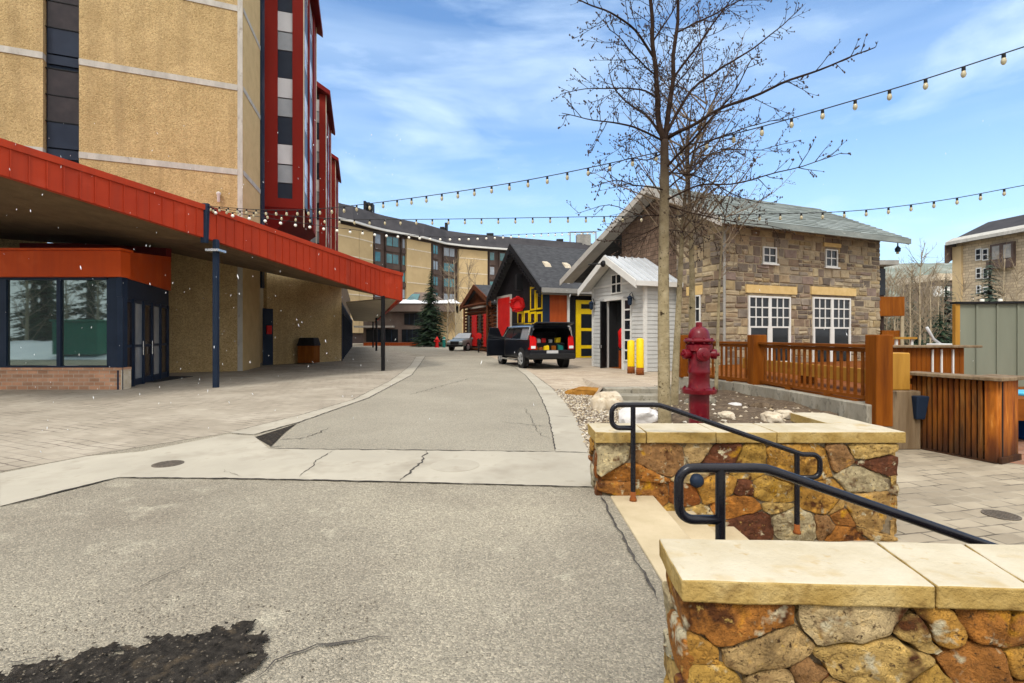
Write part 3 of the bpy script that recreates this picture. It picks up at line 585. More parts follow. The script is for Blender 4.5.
# ---------------- fire hydrant (raised, about 1.3 m)
hx, hy, hz = (699-512)/500*6.4, 6.4, .36
t = thing('fire_hydrant', 'tall dark red fire hydrant behind the stone wall', 'fire hydrant', (hx, hy, hz))
def H(y): return CH+(HZ-y)*6.4/FPX-hz
prof = [(.125, 0), (.125, H(393.5)), (.21, H(393)), (.215, H(391)), (.215, H(388.8)), (.14, H(388)), (.128, H(384)), (.128, H(374)), (.137, H(373)), (.137, H(371)), (.132, H(369.5)), (.132, H(352)), (.165, H(350.5)), (.165, H(345)), (.135, H(343.5)), (.125, H(341.5))]
MB().lathe((hx, hy, hz), prof, 28).build('barrel', M['hydrant'], t, smooth=True, auto=35)
cap = MB().lathe((hx, hy, hz), [(.10, H(342.2)), (.185, H(341.8)), (.19, H(340.4)), (.178, H(339.3)), (.135, H(338.2)), (.128, H(334)), (.108, H(330)), (.07, H(327.4)), (.04, H(326.6)), (.04, H(323)), (.032, H(322.2)), (.001, H(322))], 28).build('bonnet', M['hydrant'], t, smooth=True, auto=35)
for k in range(8):
    a = 2*pi*k/8; MB().lathe((hx+.205*cos(a)*.93, hy+.205*sin(a)*.93, hz+H(389)), [(.014, -.045), (.014, .028), (.001, .03)], 6).build('bolt', M['hydrant'], t)
    MB().lathe((hx+.168*cos(a), hy+.168*sin(a), hz+H(339.6)), [(.013, -.05), (.013, .022), (.001, .024)], 6).build('bolt', M['hydrant'], t)
for (dx, dy, r, L) in ((-1, -.25, .055, .225), (.93, -.45, .055, .215), (-.1, -1, .075, .225)):
    n_ = MB().lathe((hx, hy, hz+H(354 if r < .06 else 354)), [(r*.8, .08), (r*.8, L-.075), (r*1.12, L-.07), (r*1.15, L-.01), (r*.95, L), (.022, L+.003), (.022, L+.03), (.001, L+.031)], 16, (dx, dy, 0)).build('outlet_cap', M['hydrant'], t, smooth=True, auto=35)
# ---------------- deck with stained railing, concrete curb wall
A0, A1 = V((6.42, 8.75, 0)), V((6.05, 12.35, 0)); A2 = V((5.06, 14.7, 0))
dk = slab_poly(MB(), [(6.3, 9.2), (6.15, 12.35), (5.2, 14.8), (8.3, 19.9), (17.3, 23.6), (17, 9.3)], .02, .42).build('wood_deck', M['wood_rail']); tag(dk, 'stained timber deck along the stone house', 'deck')
cw = slab_poly(MB(), [(6.19, 8.72), (6.60, 8.72), (6.23, 12.4), (5.28, 14.8), (4.9, 14.8), (5.86, 12.3)], -.46, .385).build('curb_wall', M['concrete_grey'], bevel=.015); roughen(cw, 4, .006, 3); tag(cw, 'weathered concrete curb wall under the stained railing', 'concrete wall')
t = thing('deck_railing', 'orange stained wooden railing along the deck', 'railing', (6.2, 12, .39))
def post(p, s, z0, z1, m=M['wood']):
    return MB().box(p.x-s/2, p.x+s/2, p.y-s/2, p.y+s/2, z0, z1).build('post', m, t, bevel=.012)
post(A0, .29, .02, 1.605); post(A1, .33, .36, 1.605); post(A2, .28, .36, 1.60)
for P0, P1, zb0, zb1 in ((A0, A1, .53, .44), (A1, A2, .44, .42)):
    d = (P1-P0); L = d.length; d.normalize(); f = Fr(P0.x, P0.y, d.x, d.y)
    MB().box(.18, L-.17, -.075, .075, 1.37, 1.43, fr=f).build('top_rail', M['wood_rail'], t, bevel=.006)
    MB().box(.18, L-.17, -.02, .02, 1.291, 1.365, fr=f).build('under_rail', M['wood_rail'], t)
    MB().box(.18, L-.17, -.025, .025, .44, .499, fr=f).build('bottom_rail', M['wood_rail'], t)
    n = int(L/.182)
    for i in range(1, n):
        a = .18+(L-.35)*i/n
        MB().box(a-.021, a+.021, -.021, .021, .50, 1.29, fr=f).build('baluster', M['wood_rail'], t)
    for i in range(1, 3):
        a = L*i/3; MB().box(a-.07, a+.07, -.05, .05, .385, .438, fr=f).build('foot_block', M['wood'], t)
b = thing('deck_bench', 'long orange timber bench back seen through the railing', 'bench', (7.4, 12, .42))
f = Fr(7.15, 9.6, -.06, 1)
MB().box(0, 5.2, -.02, .03, .62, .92, fr=f).build('backrest', M['wood_gold'], b, bevel=.01)
MB().box(0, 5.2, -.45, -.03, .80, .85, fr=f).build('seat', M['wood_gold'], b, bevel=.01)
for a in (.2, 2.6, 5.0): MB().box(a-.05, a+.05, -.4, -.035, .42, .79, fr=f).build('leg', M['wood'], b)
# short golden box post and weathered box post
o = MB().box(6.80, 7.18, 9.0, 9.3, .60, 1.28).build('short_post', M['wood_gold'], bevel=.02); tag(o, 'stout golden wooden post against the tall brown one', 'post')
o = roughen(MB().box(6.74, 7.31, 8.93, 9.35, -.45, .60).build('box_post', M['wood_grey'], bevel=.02), 3, .006, 3); tag(o, 'weathered grey wooden box post carrying the golden stub', 'post')
pb = MB().hexa([(7.17, 8.86, .1), (7.33, 8.86, .1), (7.33, 8.945, .1), (7.17, 8.945, .1), (7.13, 8.80, .52), (7.36, 8.80, .52), (7.36, 8.945, .52), (7.13, 8.945, .52)]).build('litter_pouch', M['navy'], bevel=.02, seg=2)
tag(pb, 'small dark blue bin hung on the weathered post', 'bin')
# slatted gate enclosure on the lower plaza
t = thing('slatted_enclosure', 'worn brown slatted enclosure with grey cap on the lower plaza', 'slatted fence', (7.5, 8.6, -.45))
E0, E1, E2 = V((7.3, 9.2, 0)), V((7.73, 7.96, 0)), V((8.33, 8.25, 0))
d = E1-E0; L = d.length; d.normalize(); f = Fr(E0.x, E0.y, d.x, d.y)
r_ = random.Random(2)
n = 13
for i in range(n):
    a = .06+(L-.24)*(i+.5)/n; w = .052
    roughen(MB().box(a-w/2, a+w/2, -.02, .02, -.42+r_.uniform(-.01, .01), .86, fr=f).build('slat', M['wood_worn'], t), 2, .004, 5, i)
MB().box(.0, L-.2, .025, .075, .70, .80, fr=f).build('back_rail', M['wood_worn'], t)
MB().box(.0, L-.2, .025, .075, -.30, -.2, fr=f).build('back_rail', M['wood_worn'], t)
MB().box(0, L+.02, .09, .11, -.44, .85, fr=f).build('back_board', M['interior'], t)
MB().box(-.05, L+.10, -.14, .30, .87, .925, fr=f).build('cap', M['wood_grey'], t, bevel=.008)
MB().box(L-.16, L+.002, -.025, .16, -.44, .868, fr=f).build('corner_post', M['wood_worn'], t, bevel=.008)
MB().box(0, L, -.05, .12, -.448, -.425, fr=f).build('sill', M['wood_worn'], t)
d2 = E2-E1; L2 = d2.length; d2.normalize(); f2 = Fr(E1.x, E1.y, d2.x, d2.y)
for i in range(5):
    a = .03+(L2-.03)*i/5; MB().box(a, a+L2/5-.012, -.02, .02, -.43, .86, fr=f2).build('side_board', M['wood_worn'], t, bevel=.004)
MB().box(-.06, L2+.12, -.10, .35, .871, .928, fr=f2).build('cap', M['wood_grey'], t, bevel=.008)
roughen(MB().box(-.02, L2, -.06, -.02, -.448, -.35, fr=f2).build('kick_board', M['wood_worn'], t), 2, .004, 4)
# low fence behind, with three white slats
t = thing('low_fence', 'low red brown fence with grey cap and white slats behind the enclosure', 'fence', (8.6, 10.5, -.45))
MB().box(7.75, 9.75, 10.35, 10.75, 1.335, 1.385).build('cap', M['wood_grey'], t, bevel=.008)
for i in range(15):
    a = 8.0+i*.1; MB().box(a, a+.092, 10.5, 10.53, -.44, 1.33).build('board', M['wood'], t)
for px in (932.5, 941.5, 953): p = P(px, 360, 10.48); MB().box(p.x-.014, p.x+.014, 10.465, 10.495, .5, 1.3).build('white_slat', M['white'], t)
# sage board and batten screen
t = thing('board_screen', 'tall sage green board and batten screen with dark cap', 'screen', (12, 11.3, -.45))
S0 = P(959, 303, 11.6); f = Fr(S0.x, 11.6, 1, -.14)
MB().box(0, 5, 0, .06, -.44, 2.32, fr=f).build('boards', M['green_board'], t)
for i in range(12): MB().box(.36+.42*i-.02, .36+.42*i+.02, -.03, -.001, -.44, 2.31, fr=f).build('batten', M['green_board'], t)
MB().box(-.1, 5.1, -.08, .14, 2.322, 2.37, fr=f).build('cap', M['black'], t)
MB().box(-.1, -.004, -.04, .06, -.44, 2.318, fr=f).build('corner_post', M['wood_gold'], t)
for px in (980, 998): a, c = f.hit(px, 301); MB().lathe(f.p(a, -.06, 2.37), [(.04, 0), (.04, .05), (.001, .06)], 8).build('cap_light', M['bulb_white'], t)
# blue wheeled bin behind
t = thing('recycling_bin', 'blue plastic bin with pale lid beside the sage screen', 'bin', (10.3, 9.9, -.45))
MB().hexa([(10.0, 9.6, -.45), (10.6, 9.6, -.45), (10.6, 10.2, -.45), (10.0, 10.2, -.45), (9.93, 9.5, .40), (10.67, 9.5, .40), (10.67, 10.25, .40), (9.93, 10.25, .40)]).build('body', M['blue'], t, bevel=.03, seg=2)
MB().box(9.88, 10.72, 9.45, 10.3, .402, .48).build('lid', M['blue_lid'], t, bevel=.03, seg=2)
# drain grates
def grate(label, px, py, z, w, d):
    p = G(px, py, z); t = thing('drain_grate', label, 'drain', (p.x, p.y, z))
    MB().lathe(p, [(w*.5, .0), (w*.5, .006), (w*.44, .007)], 20).build('frame', M['grate'], t)
    b = MB()
    for k in range(7):
        x = p.x-w*.36+w*.12*k; l = sqrt(max(0, (w*.42)**2-(x-p.x)**2)); b.box(x-.008, x+.008, p.y-l, p.y+l, z+.0072, z+.012)
    b.build('grid', M['grate'], t)
grate('round iron drain set in the buff pavers of the lower plaza', 1001, 515, -.446, .34, .3)
grate('small iron drain in the concrete beside the paved plaza', 168, 464, .0082, .34, .3)
p = G(455, 466); st_ = MB().lathe((p.x, p.y, .0085), [(.30, 0), (.30, .002)], 24).build('stain_disc', M['gravel_bed'] if False else M['concrete']); tag(st_, 'pale round patch for a faint stain in the concrete band', 'stain')  # flat pale disc stands in for a faint irregular stain
# patio furniture on the far side
t = thing('patio_table', 'small white high table on the deck behind the railing', 'table', (9.3, 12.3, .42))
p = P(901, 337, 12.3); MB().box(p.x-.33, p.x+.2, 12.05, 12.5, 1.5, 1.55).build('top', M['wood_gold'], t)
for dx in (-.25, .12): MB().box(p.x+dx-.025, p.x+dx+.025, 12.1, 12.15, .42, 1.5).build('leg', M['white'], t)
t = thing('folded_chair', 'pale grey folded chair leaning by the sage screen', 'chair', (11.2, 13, .42))
p = P(936, 335, 13); f = Fr(p.x, 13, 1, 0)
MB().tube([f.p(-.24, 0, 1.80), f.p(-.06, .02, 1.5), f.p(.2, 0, 1.3)], .035, 8).build('backrest', M['silver'], t, smooth=True)
MB().box(-.1, .3, -.2, .2, 1.30, 1.38, fr=f).build('seat', M['white'], t, bevel=.02)
for a in (-.05, .25): MB().tube([f.p(a, -.1, 1.3), f.p(a+.03, -.15, .42)], .02, 6).build('leg', M['silver'], t)
# ---------------- tan hotel tower, front corner at TW.o
TW = Fr(-11.96, 22.2, .925, .38)
hotel = thing('hotel_tower', 'tall tan pebble concrete hotel with dark red bays rising over the canopy', 'hotel', (-11.96, 22.2, 0))
LV = [8.93, 12.66, 16.16, 19.7, 23.3]
aw0, aw1 = TW.hit(43, 100)[0], TW.hit(79, 100)[0]
wl_ = MB(); pn = MB()
zs = [-.2]+[z for z in LV]+[26]
for z0, z1 in zip(zs[:-1], zs[1:]):
    for a0, a1 in ((-15, aw0), (aw1, -.20)):
        wl_.box(a0, a1, 0, .35, z0+.001, z1-.251, fr=TW)
wl_.build('wall', M['pebble'], hotel)
bb = MB()
for z in LV:
    for a0, a1 in ((-15, aw0), (aw1, -.201)): MB().box(a0, a1, -.03, .3, z-.25, z+.0, fr=TW).build('floor_band', M['band'], hotel)
MB().box(-.20, .0, -.02, .35, -.2, 26, fr=TW).build('corner_strip', M['band'], hotel)
# window strip
MB().box(aw0, aw1, .30, .36, 6, 26, fr=TW).build('window_recess', M['navy'], hotel)
ys = [(0, 37, 'glass_brown'), (37.5, 62, 'navy_panel')]
for z in LV[:4]:
    def R(c0, c1, m, nm):
        MB().box(aw0+.06, aw1-.03, .20, .298, z+c0, z+c1, fr=TW).build(nm, M[m], hotel)
    R(-.30, .05, 'navy_panel', 'spandrel'); R(.12, 1.12, 'navy_panel', 'spandrel'); R(1.17, 2.17, 'glass_brown', 'window'); R(2.22, 3.22, 'glass_brown', 'window')
R2 = MB()
for z in LV[:4]: R2.box(aw0, aw1, .17, .30, z+1.13, z+1.165, fr=TW); R2.box(aw0, aw1, .17, .30, z+2.18, z+2.215, fr=TW); R2.box(aw0, aw1, .17, .30, z+3.225, z+3.26, fr=TW)
R2.build('mullion', M['black'], hotel)
# angled return with concrete band lines
RT = Fr(-11.95, 22.21, -.75, 3.0)
L = 3.09
MB().box(.02, L, 0, .3, -.2, 26, fr=RT).build('wall', M['tan_smooth'], hotel)
bb = MB()
for z in LV: MB().box(.03, L, -.02, .0, z-.22, z+.0, fr=RT).build('floor_band', M['band'], hotel)
MB().box(L, L+.5, -.1, .3, 4, 26, fr=RT).build('corner_strip', M['navy'], hotel)
# long side wall that carries the red bays
w = V((-.29, .957, 0)).normalized()
SW = Fr(-13.38, 25.3, w.x, w.y)                          # a runs away along the wall, b to the left, -b outwards
MB().box(-.4, 62, 0, .4, -.2, 25, fr=SW).build('wall', M['tan_smooth'], hotel)
def bay(a0, ln, out):
    z0, z1 = 8.55, 23.4; st = 3.63
    by = MB(); face = -out
    # front frame: two posts and sill (facing back along the wall, towards the viewer)
    q0, q1 = -out+.55, -out+1.30                        # window strip in b
    by.box(a0, a0+.3, -out, q0, z0, z1, fr=SW); by.box(a0, a0+.3, q1, .0, z0, z1, fr=SW); by.box(a0, a0+.3, q0, q1, z0, z0+.5, fr=SW)
    # outer face posts
    by.box(a0+.301, a0+.75, -out, -out+.3, z0, z1, fr=SW); by.box(a0+ln-1.6, a0+ln, -out, -out+.3, z0, z1, fr=SW)
    by.box(a0+ln-.3, a0+ln, -out+.301, 0, z0, z1, fr=SW)
    by.box(a0+ln*.42, a0+ln*.42+.35, -out, -out+.3, z0, z1, fr=SW)
    by.box(a0+.301, a0+ln-.301, -out+.301, 0, z0, z0+.3, fr=SW)
    o = by.build('bay', M['bay_red'], hotel)
    tr = MB(); tr.box(a0-.02, a0+.12, -out-.05, -out-.002, z0-1.0, z1, fr=SW); tr.box(a0+ln-.1, a0+ln+.02, -out-.05, -out-.002, z0-.5, z1, fr=SW); tr.build('corner_trim', M['cream'], o)
    k = 0; z = z0+.5; seq = []
    top = 15.65
    for i in range(-2, 3):
        t = top+i*st
        for c0, c1, m in ((-1.05, 0, 'glass_blind'), (-2.08, -1.12, 'glass_grey'), (-3.6, -2.14, 'navy_panel')):
            lo, hi = max(t+c0, z0+.5), min(t+c1, z1)
            if hi-lo < .1: continue
            MB().box(a0+.12, a0+.2, q0, q1, lo, hi, fr=SW).build('window', M[m], o)
            MB().box(a0+.76, a0+ln*.42-.01, -out+.08, -out+.16, lo, hi, fr=SW).build('window', M[m], o)
            MB().box(a0+ln*.42+.36, a0+ln-1.61, -out+.08, -out+.16, lo, hi, fr=SW).build('window', M[m], o)
    MB().box(a0+.2, a0+.28, q0, q1, z0+.5, z1, fr=SW).build('window_back', M['black'], o)
    # sloped underside
    f = SW; MB().hexa([f.p(a0+.3, 0, 7.0), f.p(a0+.3, -.6, 7.0), f.p(a0+ln-.3, -.6, 7.0), f.p(a0+ln-.3, 0, 7.0), f.p(a0+.02, 0, z0), f.p(a0+.02, -out+.02, z0), f.p(a0+ln-.02, -out+.02, z0), f.p(a0+ln-.02, 0, z0)]).build('underside', M['maroon'], o)
    MB().hexa([f.p(a0-.7, .2, 24.9), f.p(a0-.7, -out-.42, 23.1), f.p(a0+ln+.7, -out-.42, 23.1), f.p(a0+ln+.7, .2, 24.9), f.p(a0-.7, .2, 25.4), f.p(a0-.7, -out-.42, 23.5), f.p(a0+ln+.7, -out-.42, 23.5), f.p(a0+ln+.7, .2, 25.4)]).build('bay_roof', M['maroon'], o)
for a0 in (1.6, 20.2, 38.0): bay(a0, 8.2, 2.45)
MB().box(-.5, 62.5, -.3, .6, 24.9, 25.5, fr=SW).build('roof_edge', M['maroon'], hotel)
# ---------------- street level storey under the canopy
pod = thing('hotel_ground_floor', 'shaded street level walls and shopfront under the red canopy', 'building front', (-11, 30, 0))
NW = Fr(-12.95, 26.6, 2.45, 4.2)
MB().box(-.1, 4.86, 0, .3, -.1, 6.6, fr=NW).build('wall', M['pebble'], pod)
dr = MB().box(-.35, .22, -.06, -.002, .0, 3.0, fr=NW).build('door', M['navy'], pod)
SF = Fr(-10.5, 30.8, w.x, w.y)
MB().box(.0, 42, .25, .5, -.1, 6.6, fr=SF).build('back_wall', M['soffit'], pod)
pr = MB()
for i in range(15): pr.box(i*2.9, i*2.9+.5, -.05, .24, 0, 3.6, fr=SF)
pr.box(.5, 42, -.02, .24, 3.0, 3.6, fr=SF); pr.build('pier', M['navy'], pod)
for i in range(14): MB().box(i*2.9+.5, i*2.9+2.9, .08, .13, .05, 3.0, fr=SF).build('shop_window', M['glass'], pod)
al = MB().box(-.18, .08, -.16, -.064, 1.65, 2.1, fr=NW).build('alarm_box', M['red_paint']); tag(al, 'small red alarm box on the wall under the canopy', 'alarm box')
# trash can of wood slats with dark hood
c = G(309, 363.5); t = thing('litter_bin', 'wooden litter bin with black hood under the canopy', 'litter bin', c)
bx_ = MB()
for i in range(9): bx_.box(c.x-.45+i*.1, c.x-.36+i*.1, c.y-.45, c.y-.41, .08, 1.0); 
bx_.box(c.x-.44, c.x+.44, c.y-.40, c.y+.42, .05, 1.0); bx_.build('body', M['wood'], t)
MB().hexa([(c.x-.5, c.y-.48, 1.0), (c.x+.5, c.y-.48, 1.0), (c.x+.5, c.y+.48, 1.0), (c.x-.5, c.y+.48, 1.0), (c.x-.4, c.y-.38, 1.45), (c.x+.4, c.y-.38, 1.45), (c.x+.4, c.y+.38, 1.45), (c.x-.4, c.y+.38, 1.45)]).build('hood', M['black'], t, bevel=.03)
# ---------------- red canopy
can = thing('entrance_canopy', 'long sloping red metal canopy on dark posts in front of the hotel', 'canopy', (-9.06, 15.1, 0))
K = [(V((-12.36, 7.96, 0)), 5.42, 6.05), (V((-11.05, 10.8, 0)), 5.07, 5.78), (V((-9.06, 15.1, 0)), 4.47, 5.40), (V((-5.78, 22.2, 0)), 3.33, 4.55), (V((-5.08, 23.2, 0)), 3.19, 4.43)]
back = V((-.908, .419, 0))
ft = MB()
for (p, b0, t0), (q, b1, t1) in zip(K[:-1], K[1:]):
    n = -back
    ft.hexa([p+V((0, 0, b0)), q+V((0, 0, b1)), q+back*.16+V((0, 0, b1)), p+back*.16+V((0, 0, b0)), p+V((0, 0, t0)), q+V((0, 0, t1)), q+back*.16+V((0, 0, t1)), p+back*.16+V((0, 0, t0))])
    ft.hexa([p-back*.05+V((0, 0, t0-.10)), q-back*.05+V((0, 0, t1-.10)), q-back*.002+V((0, 0, t1-.10)), p-back*.002+V((0, 0, t0-.10)), p-back*.05+V((0, 0, t0+.06)), q-back*.05+V((0, 0, t1+.06)), q+back*.1+V((0, 0, t1+.06)), p+back*.1+V((0, 0, t0+.06))])
sm_ = ft; tot = sum((b[0]-a[0]).length for a, b in zip(K[:-1], K[1:])); s = .1
for (p, b0, t0), (q, b1, t1) in zip(K[:-1], K[1:]):
    L = (q-p).length; k = int(L/.30)
    for i in range(k):
        f_ = (i+.5)/k; c = p.lerp(q, f_)-back*.028; d = (q-p)/L*.013
        zb, zt = b0+(b1-b0)*f_+.01, t0+(t1-t0)*f_-.11
        sm_.hexa([c-d+V((0, 0, zb)), c+d+V((0, 0, zb)), c+d+back*.026+V((0, 0, zb)), c-d+back*.026+V((0, 0, zb)), c-d+V((0, 0, zt)), c+d+V((0, 0, zt)), c+d+back*.026+V((0, 0, zt)), c-d+back*.026+V((0, 0, zt))])
ft.build('fascia', M['red_metal'], can)
# soffit and roof behind the fascia
so = MB(); ro = MB()
BW = [TW.p(-19, .2, 5.5), TW.p(-12, .2, 5.4), TW.p(-3, .2, 5.15), NW.p(4.0, .1, 4.75), NW.p(5.2, .1, 4.6)]
def bk(p, L): return p+back*L
for (p, b0, t0), (q, b1, t1) in zip(K[:-1], K[1:]):
    i = [k[0] for k in K].index(p); s0, s1 = BW[i], BW[i+1]; up = V((0, 0, .06))
    c = [bk(p, .16)+V((0, 0, b0+.02)), bk(q, .16)+V((0, 0, b1+.02)), s1, s0]; so.hexa(c+[x+up for x in c])
    ro.hexa([bk(p, .16)+V((0, 0, t0-.2)), bk(q, .16)+V((0, 0, t1-.2)), bk(q, 7)+V((0, 0, t1+.4)), bk(p, 7)+V((0, 0, t0+.2)), bk(p, .16)+V((0, 0, t0-.02)), bk(q, .16)+V((0, 0, t1-.02)), bk(q, 7)+V((0, 0, t1+.5)), bk(p, 7)+V((0, 0, t0+.3))])
so.build('soffit', M['soffit'], can); ro.build('roof', M['red_metal'], can)
# second run of the canopy along the shopfront
C0 = V((-5.08, 23.2, 0)); C1 = C0+w*43; D0 = V((-10.3, 31.0, 0)); D1 = D0+w*38
MB().hexa([C0+V((-.25, .1, 3.3)), C1+V((0, 0, 3.3)), D1+V((0, 0, 3.5)), D0+V((0, 0, 3.6)), C0+V((-.25, .1, 3.36)), C1+V((0, 0, 3.36)), D1+V((0, 0, 3.56)), D0+V((0, 0, 3.66))]).build('soffit', M['soffit_pale'], can)
f = Fr(C0.x, C0.y, w.x, w.y)
MB().box(.02, 43, 0, .14, 3.21, 4.43, fr=f).build('fascia', M['red_metal'], can)
for k, (c, zt, r, b) in enumerate([(V((-9.0, 15.2, 0)), 4.5, .07, 0), (V((-5.75, 22.3, 0)), 3.35, .075, 0), (C0+w*14.2+V((-.35, 0, 0)), 3.32, .085, 0), (C0+w*28.4+V((-.35, 0, 0)), 3.32, .085, 0), (C0+w*42.5+V((-.35, 0, 0)), 3.32, .085, 0)]):
    MB().box(c.x-r, c.x+r, c.y-r, c.y+r, 0, zt).build('column', M['navy'] if k == 0 else M['black'], can, bevel=.01)
MB().box(-9.2, -8.8, 14.98, 15.4, 4.12, 4.19).build('column_cap', M['chrome'], can)
p = V((-9.16, 14.98, 0)); pt = MB().hexa([p+V((-.1, -.12, 4.35)), p+V((.07, -.12, 4.35)), p+V((.07, 0, 4.35)), p+V((-.1, 0, 4.35)), p+V((-.06, -.12, 5.52)), p+V((.11, -.12, 5.52)), p+V((.11, 0, 5.52)), p+V((-.06, 0, 5.52))]).build('light_mast', M['navy'])
tag(pt, 'short dark mast on the canopy edge holding the string lights', 'mast')
POST = V((-9.13, 14.95, 5.46))
# dark beam across under the soffit
# ---------------- entrance vestibule
ve = thing('entrance_vestibule', 'glazed hotel entrance with orange red band and pale brick base', 'entrance', (-14, 15, 0))
y = 14.6; xc = -11.42
VS = Fr(xc, y, -1.65, 4.4); Ls = math.hypot(1.65, 4.4)
MB().box(-24, xc, y, y+.35, -.05, .64).build('brick_base', M['brick_base'], ve)
MB().box(-24, xc+.02, y-.03, y+.38, .57, .645).build('brick_cap', M['brick_base'], ve)
MB().box(xc+.002, xc+.018, y-.004, y+.37, -.05, .568).build('brick_end', M['boulder'], ve)
fr_ = MB()
X = lambda px: (px-512)/500*y
for a, b in ((-5, 4), (54.5, 58.5), (105, 107)): fr_.box(X(a), X(b), y+.06, y+.22, .70, 3.22)
fr_.box(-24, X(105), y+.06, y+.22, .646, .70); fr_.box(-24, X(105), y+.06, y+.22, 3.22, 3.29)
fr_.build('window_frame', M['navy'], ve)
MB().box(X(107.1), xc-.002, y+.03, y+.25, .646, 3.29).build('corner_panel', M['navy'], ve)
for a, b in ((-120, -55), (-54, -5.2), (4.2, 54.2), (58.8, 104.8)): MB().box(X(a), X(b), y+.12, y+.15, .71, 3.21).build('window', M['glass_mirror'], ve)
MB().box(-24, xc+.05, y-.08, y+.3, 3.291, 4.05).build('band', M['orange_metal'], ve, bevel=.01)
MB().box(-24, xc+.1, y-.14, y+.35, 4.052, 4.12).build('band_cap', M['orange_metal'], ve)
f = VS
MB().hexa([f.p(.05, -.07, 3.292), f.p(Ls+.1, -.07, 3.292), f.p(Ls+.1, .3, 3.292), f.p(.3, .35, 3.292), f.p(.05, -.07, 4.05), f.p(Ls+.1, -.07, 4.58), f.p(Ls+.1, .3, 4.58), f.p(.3, .35, 4.05)]).build('band', M['orange_metal'], ve)
MB().box(0, Ls, -.02, .12, 2.72, 3.288, fr=f).build('door_header', M['navy'], ve)
n = 5
for i in range(n+1):
    a = .02+(Ls-.14)*i/n; MB().box(a, a+.12, -.04, .10, 0, 2.715, fr=f).build('door_post', M['navy'], ve)
for i in range(n):
    a = .14+(Ls-.14)*i/n; b = a+(Ls-.14)/n-.12
    dd = MB().box(a+.005, b-.005, .0, .05, .02, .22, fr=f).box(a+.005, b-.005, .0, .05, 1.22, 1.30, fr=f).box(a+.005, b-.005, .0, .05, 2.6, 2.71, fr=f).build('door', M['navy'], ve)
    MB().box(a+.005, b-.005, .015, .03, .22, 1.22, fr=f).box(a+.005, b-.005, .015, .03, 1.3, 2.6, fr=f).build('pane', M['glass_grey'] if i % 2 else M['glass_brown'], dd)
    if i in (1, 2): MB().tube([f.p(b-.08, -.05, .95), f.p(b-.08, -.05, 1.4)], .015, 6).build('handle', M['chrome'], dd)
# back part of the vestibule up to the tower
MB().hexa([V((-24, y+.35, 4.0)), V((xc-.2, y+.35, 4.0)), f.p(Ls, .3, 4.5), V((-24, 20.2, 4.5)), V((-24, y+.35, 4.06)), V((xc-.2, y+.35, 4.06)), f.p(Ls, .3, 4.56), V((-24, 20.2, 4.56))]).build('roof', M['maroon'], ve)
MB().box(-26, -13.35, 19.3, 19.6, 4.45, 5.15).build('roof_beam', M['maroon'], ve)
dm = G(165, 380); o = MB().prism([(dm.x-1.0, dm.y-.9, .006), (dm.x+.35, dm.y-1.0, .006), (dm.x+.1, dm.y+1.4, .006), (dm.x-1.2, dm.y+1.5, .006)], (0, 0, .012)).build('door_mat', M['mat_rubber']); tag(o, 'dark rubber mat outside the glass entrance doors', 'door mat')
a, c_ = TW.hit(219, 196); wlp = MB().lathe(TW.p(a, -.12, c_-.3), [(.03, 0), (.06, .04), (.06, .3), (.09, .34), (.09, .42), (.02, .46)], 12).build('wall_lamp', M['white'], smooth=True, auto=40); tag(wlp, 'small white lamp fixed to the tan tower wall above the canopy', 'wall lamp')

# ---------------- far curved hotel at the end of the street
fh = thing('curved_hotel', 'long curved hotel with tan panels and slate roof at the street end', 'hotel', (-15, 115, 0))
EV = [(335, 218), (342, 220), (352.7, 222), (373, 228), (385.7, 231), (407, 235), (424, 238), (446.6, 244.0), (467, 246.5), (492, 248.5), (512.6, 250), (560, 253.5), (600, 256)]
def dep(px):
    for (a, ya), (b, yb) in zip(EV[:-1], EV[1:]):
        if px <= b or b == 600:
            yy = ya+(yb-ya)*(px-a)/(b-a); return 21.4*500/(335-yy)
def FP(px, off=0): d = dep(px)+off; return V(((px-512)/500*d, d, 0))
def quadwall(mb, p0, p1, z0, z1, th=.6):
    d = (p1-p0); l = d.length; f = Fr(p0.x, p0.y, d.x, d.y); mb.box(0, l, 0, th, z0, z1, fr=f); return f, l
dark = MB(); pts = [e[0] for e in EV]
for a, b in zip(pts[:-1], pts[1:]): quadwall(dark, FP(a, 1.2), FP(b, 1.2), 0, 22.9)
dark.build('wall', M['brown_panel'], fh)
for a, b in ((338, 359), (359.3, 373), (407, 431), (459, 487.5), (521, 556)):
    mb = MB()
    f, l = quadwall(mb, FP(a), FP(b), 2, 22.2, 1.1); o = mb.build('tan_panel', M['tan_far'], fh)
    for z in (5.6, 9.2, 12.8, 16.4, 20.0): MB().box(.02, l-.02, -.06, -.002, z, z+.22, fr=f).build('floor_line', M['cream'], o)
for a, b in ((374, 381), (385.5, 399), (401.5, 405.5), (432.5, 438), (443, 455), (489, 495), (499, 511), (557, 572), (575, 598)):
    mb = MB(); f, l = quadwall(mb, FP(a, .7), FP(b, .7), 3, 22.4, .4)
    o = mb.build('window_bay', M['brown_panel'], fh)
    for k, z in enumerate((5.8, 9.4, 13.0, 16.6, 20.2)):
        MB().box(.25, l-.25, -.08, -.004, z, z+1.9, fr=f).build('window', M['glass_teal'] if (k+int(a)) % 3 else M['glass_grey'], o)
        MB().box(.05, l-.05, -.22, -.004, z-1.2, z-.25, fr=f).build('spandrel', M['brown_panel'], o)
    if l > 2: MB().box(l/2-.08, l/2+.08, -.12, -.082, 3.2, 22.2, fr=f).build('mullion', M['brown_panel'], o)
ms = MB(); gt = MB()
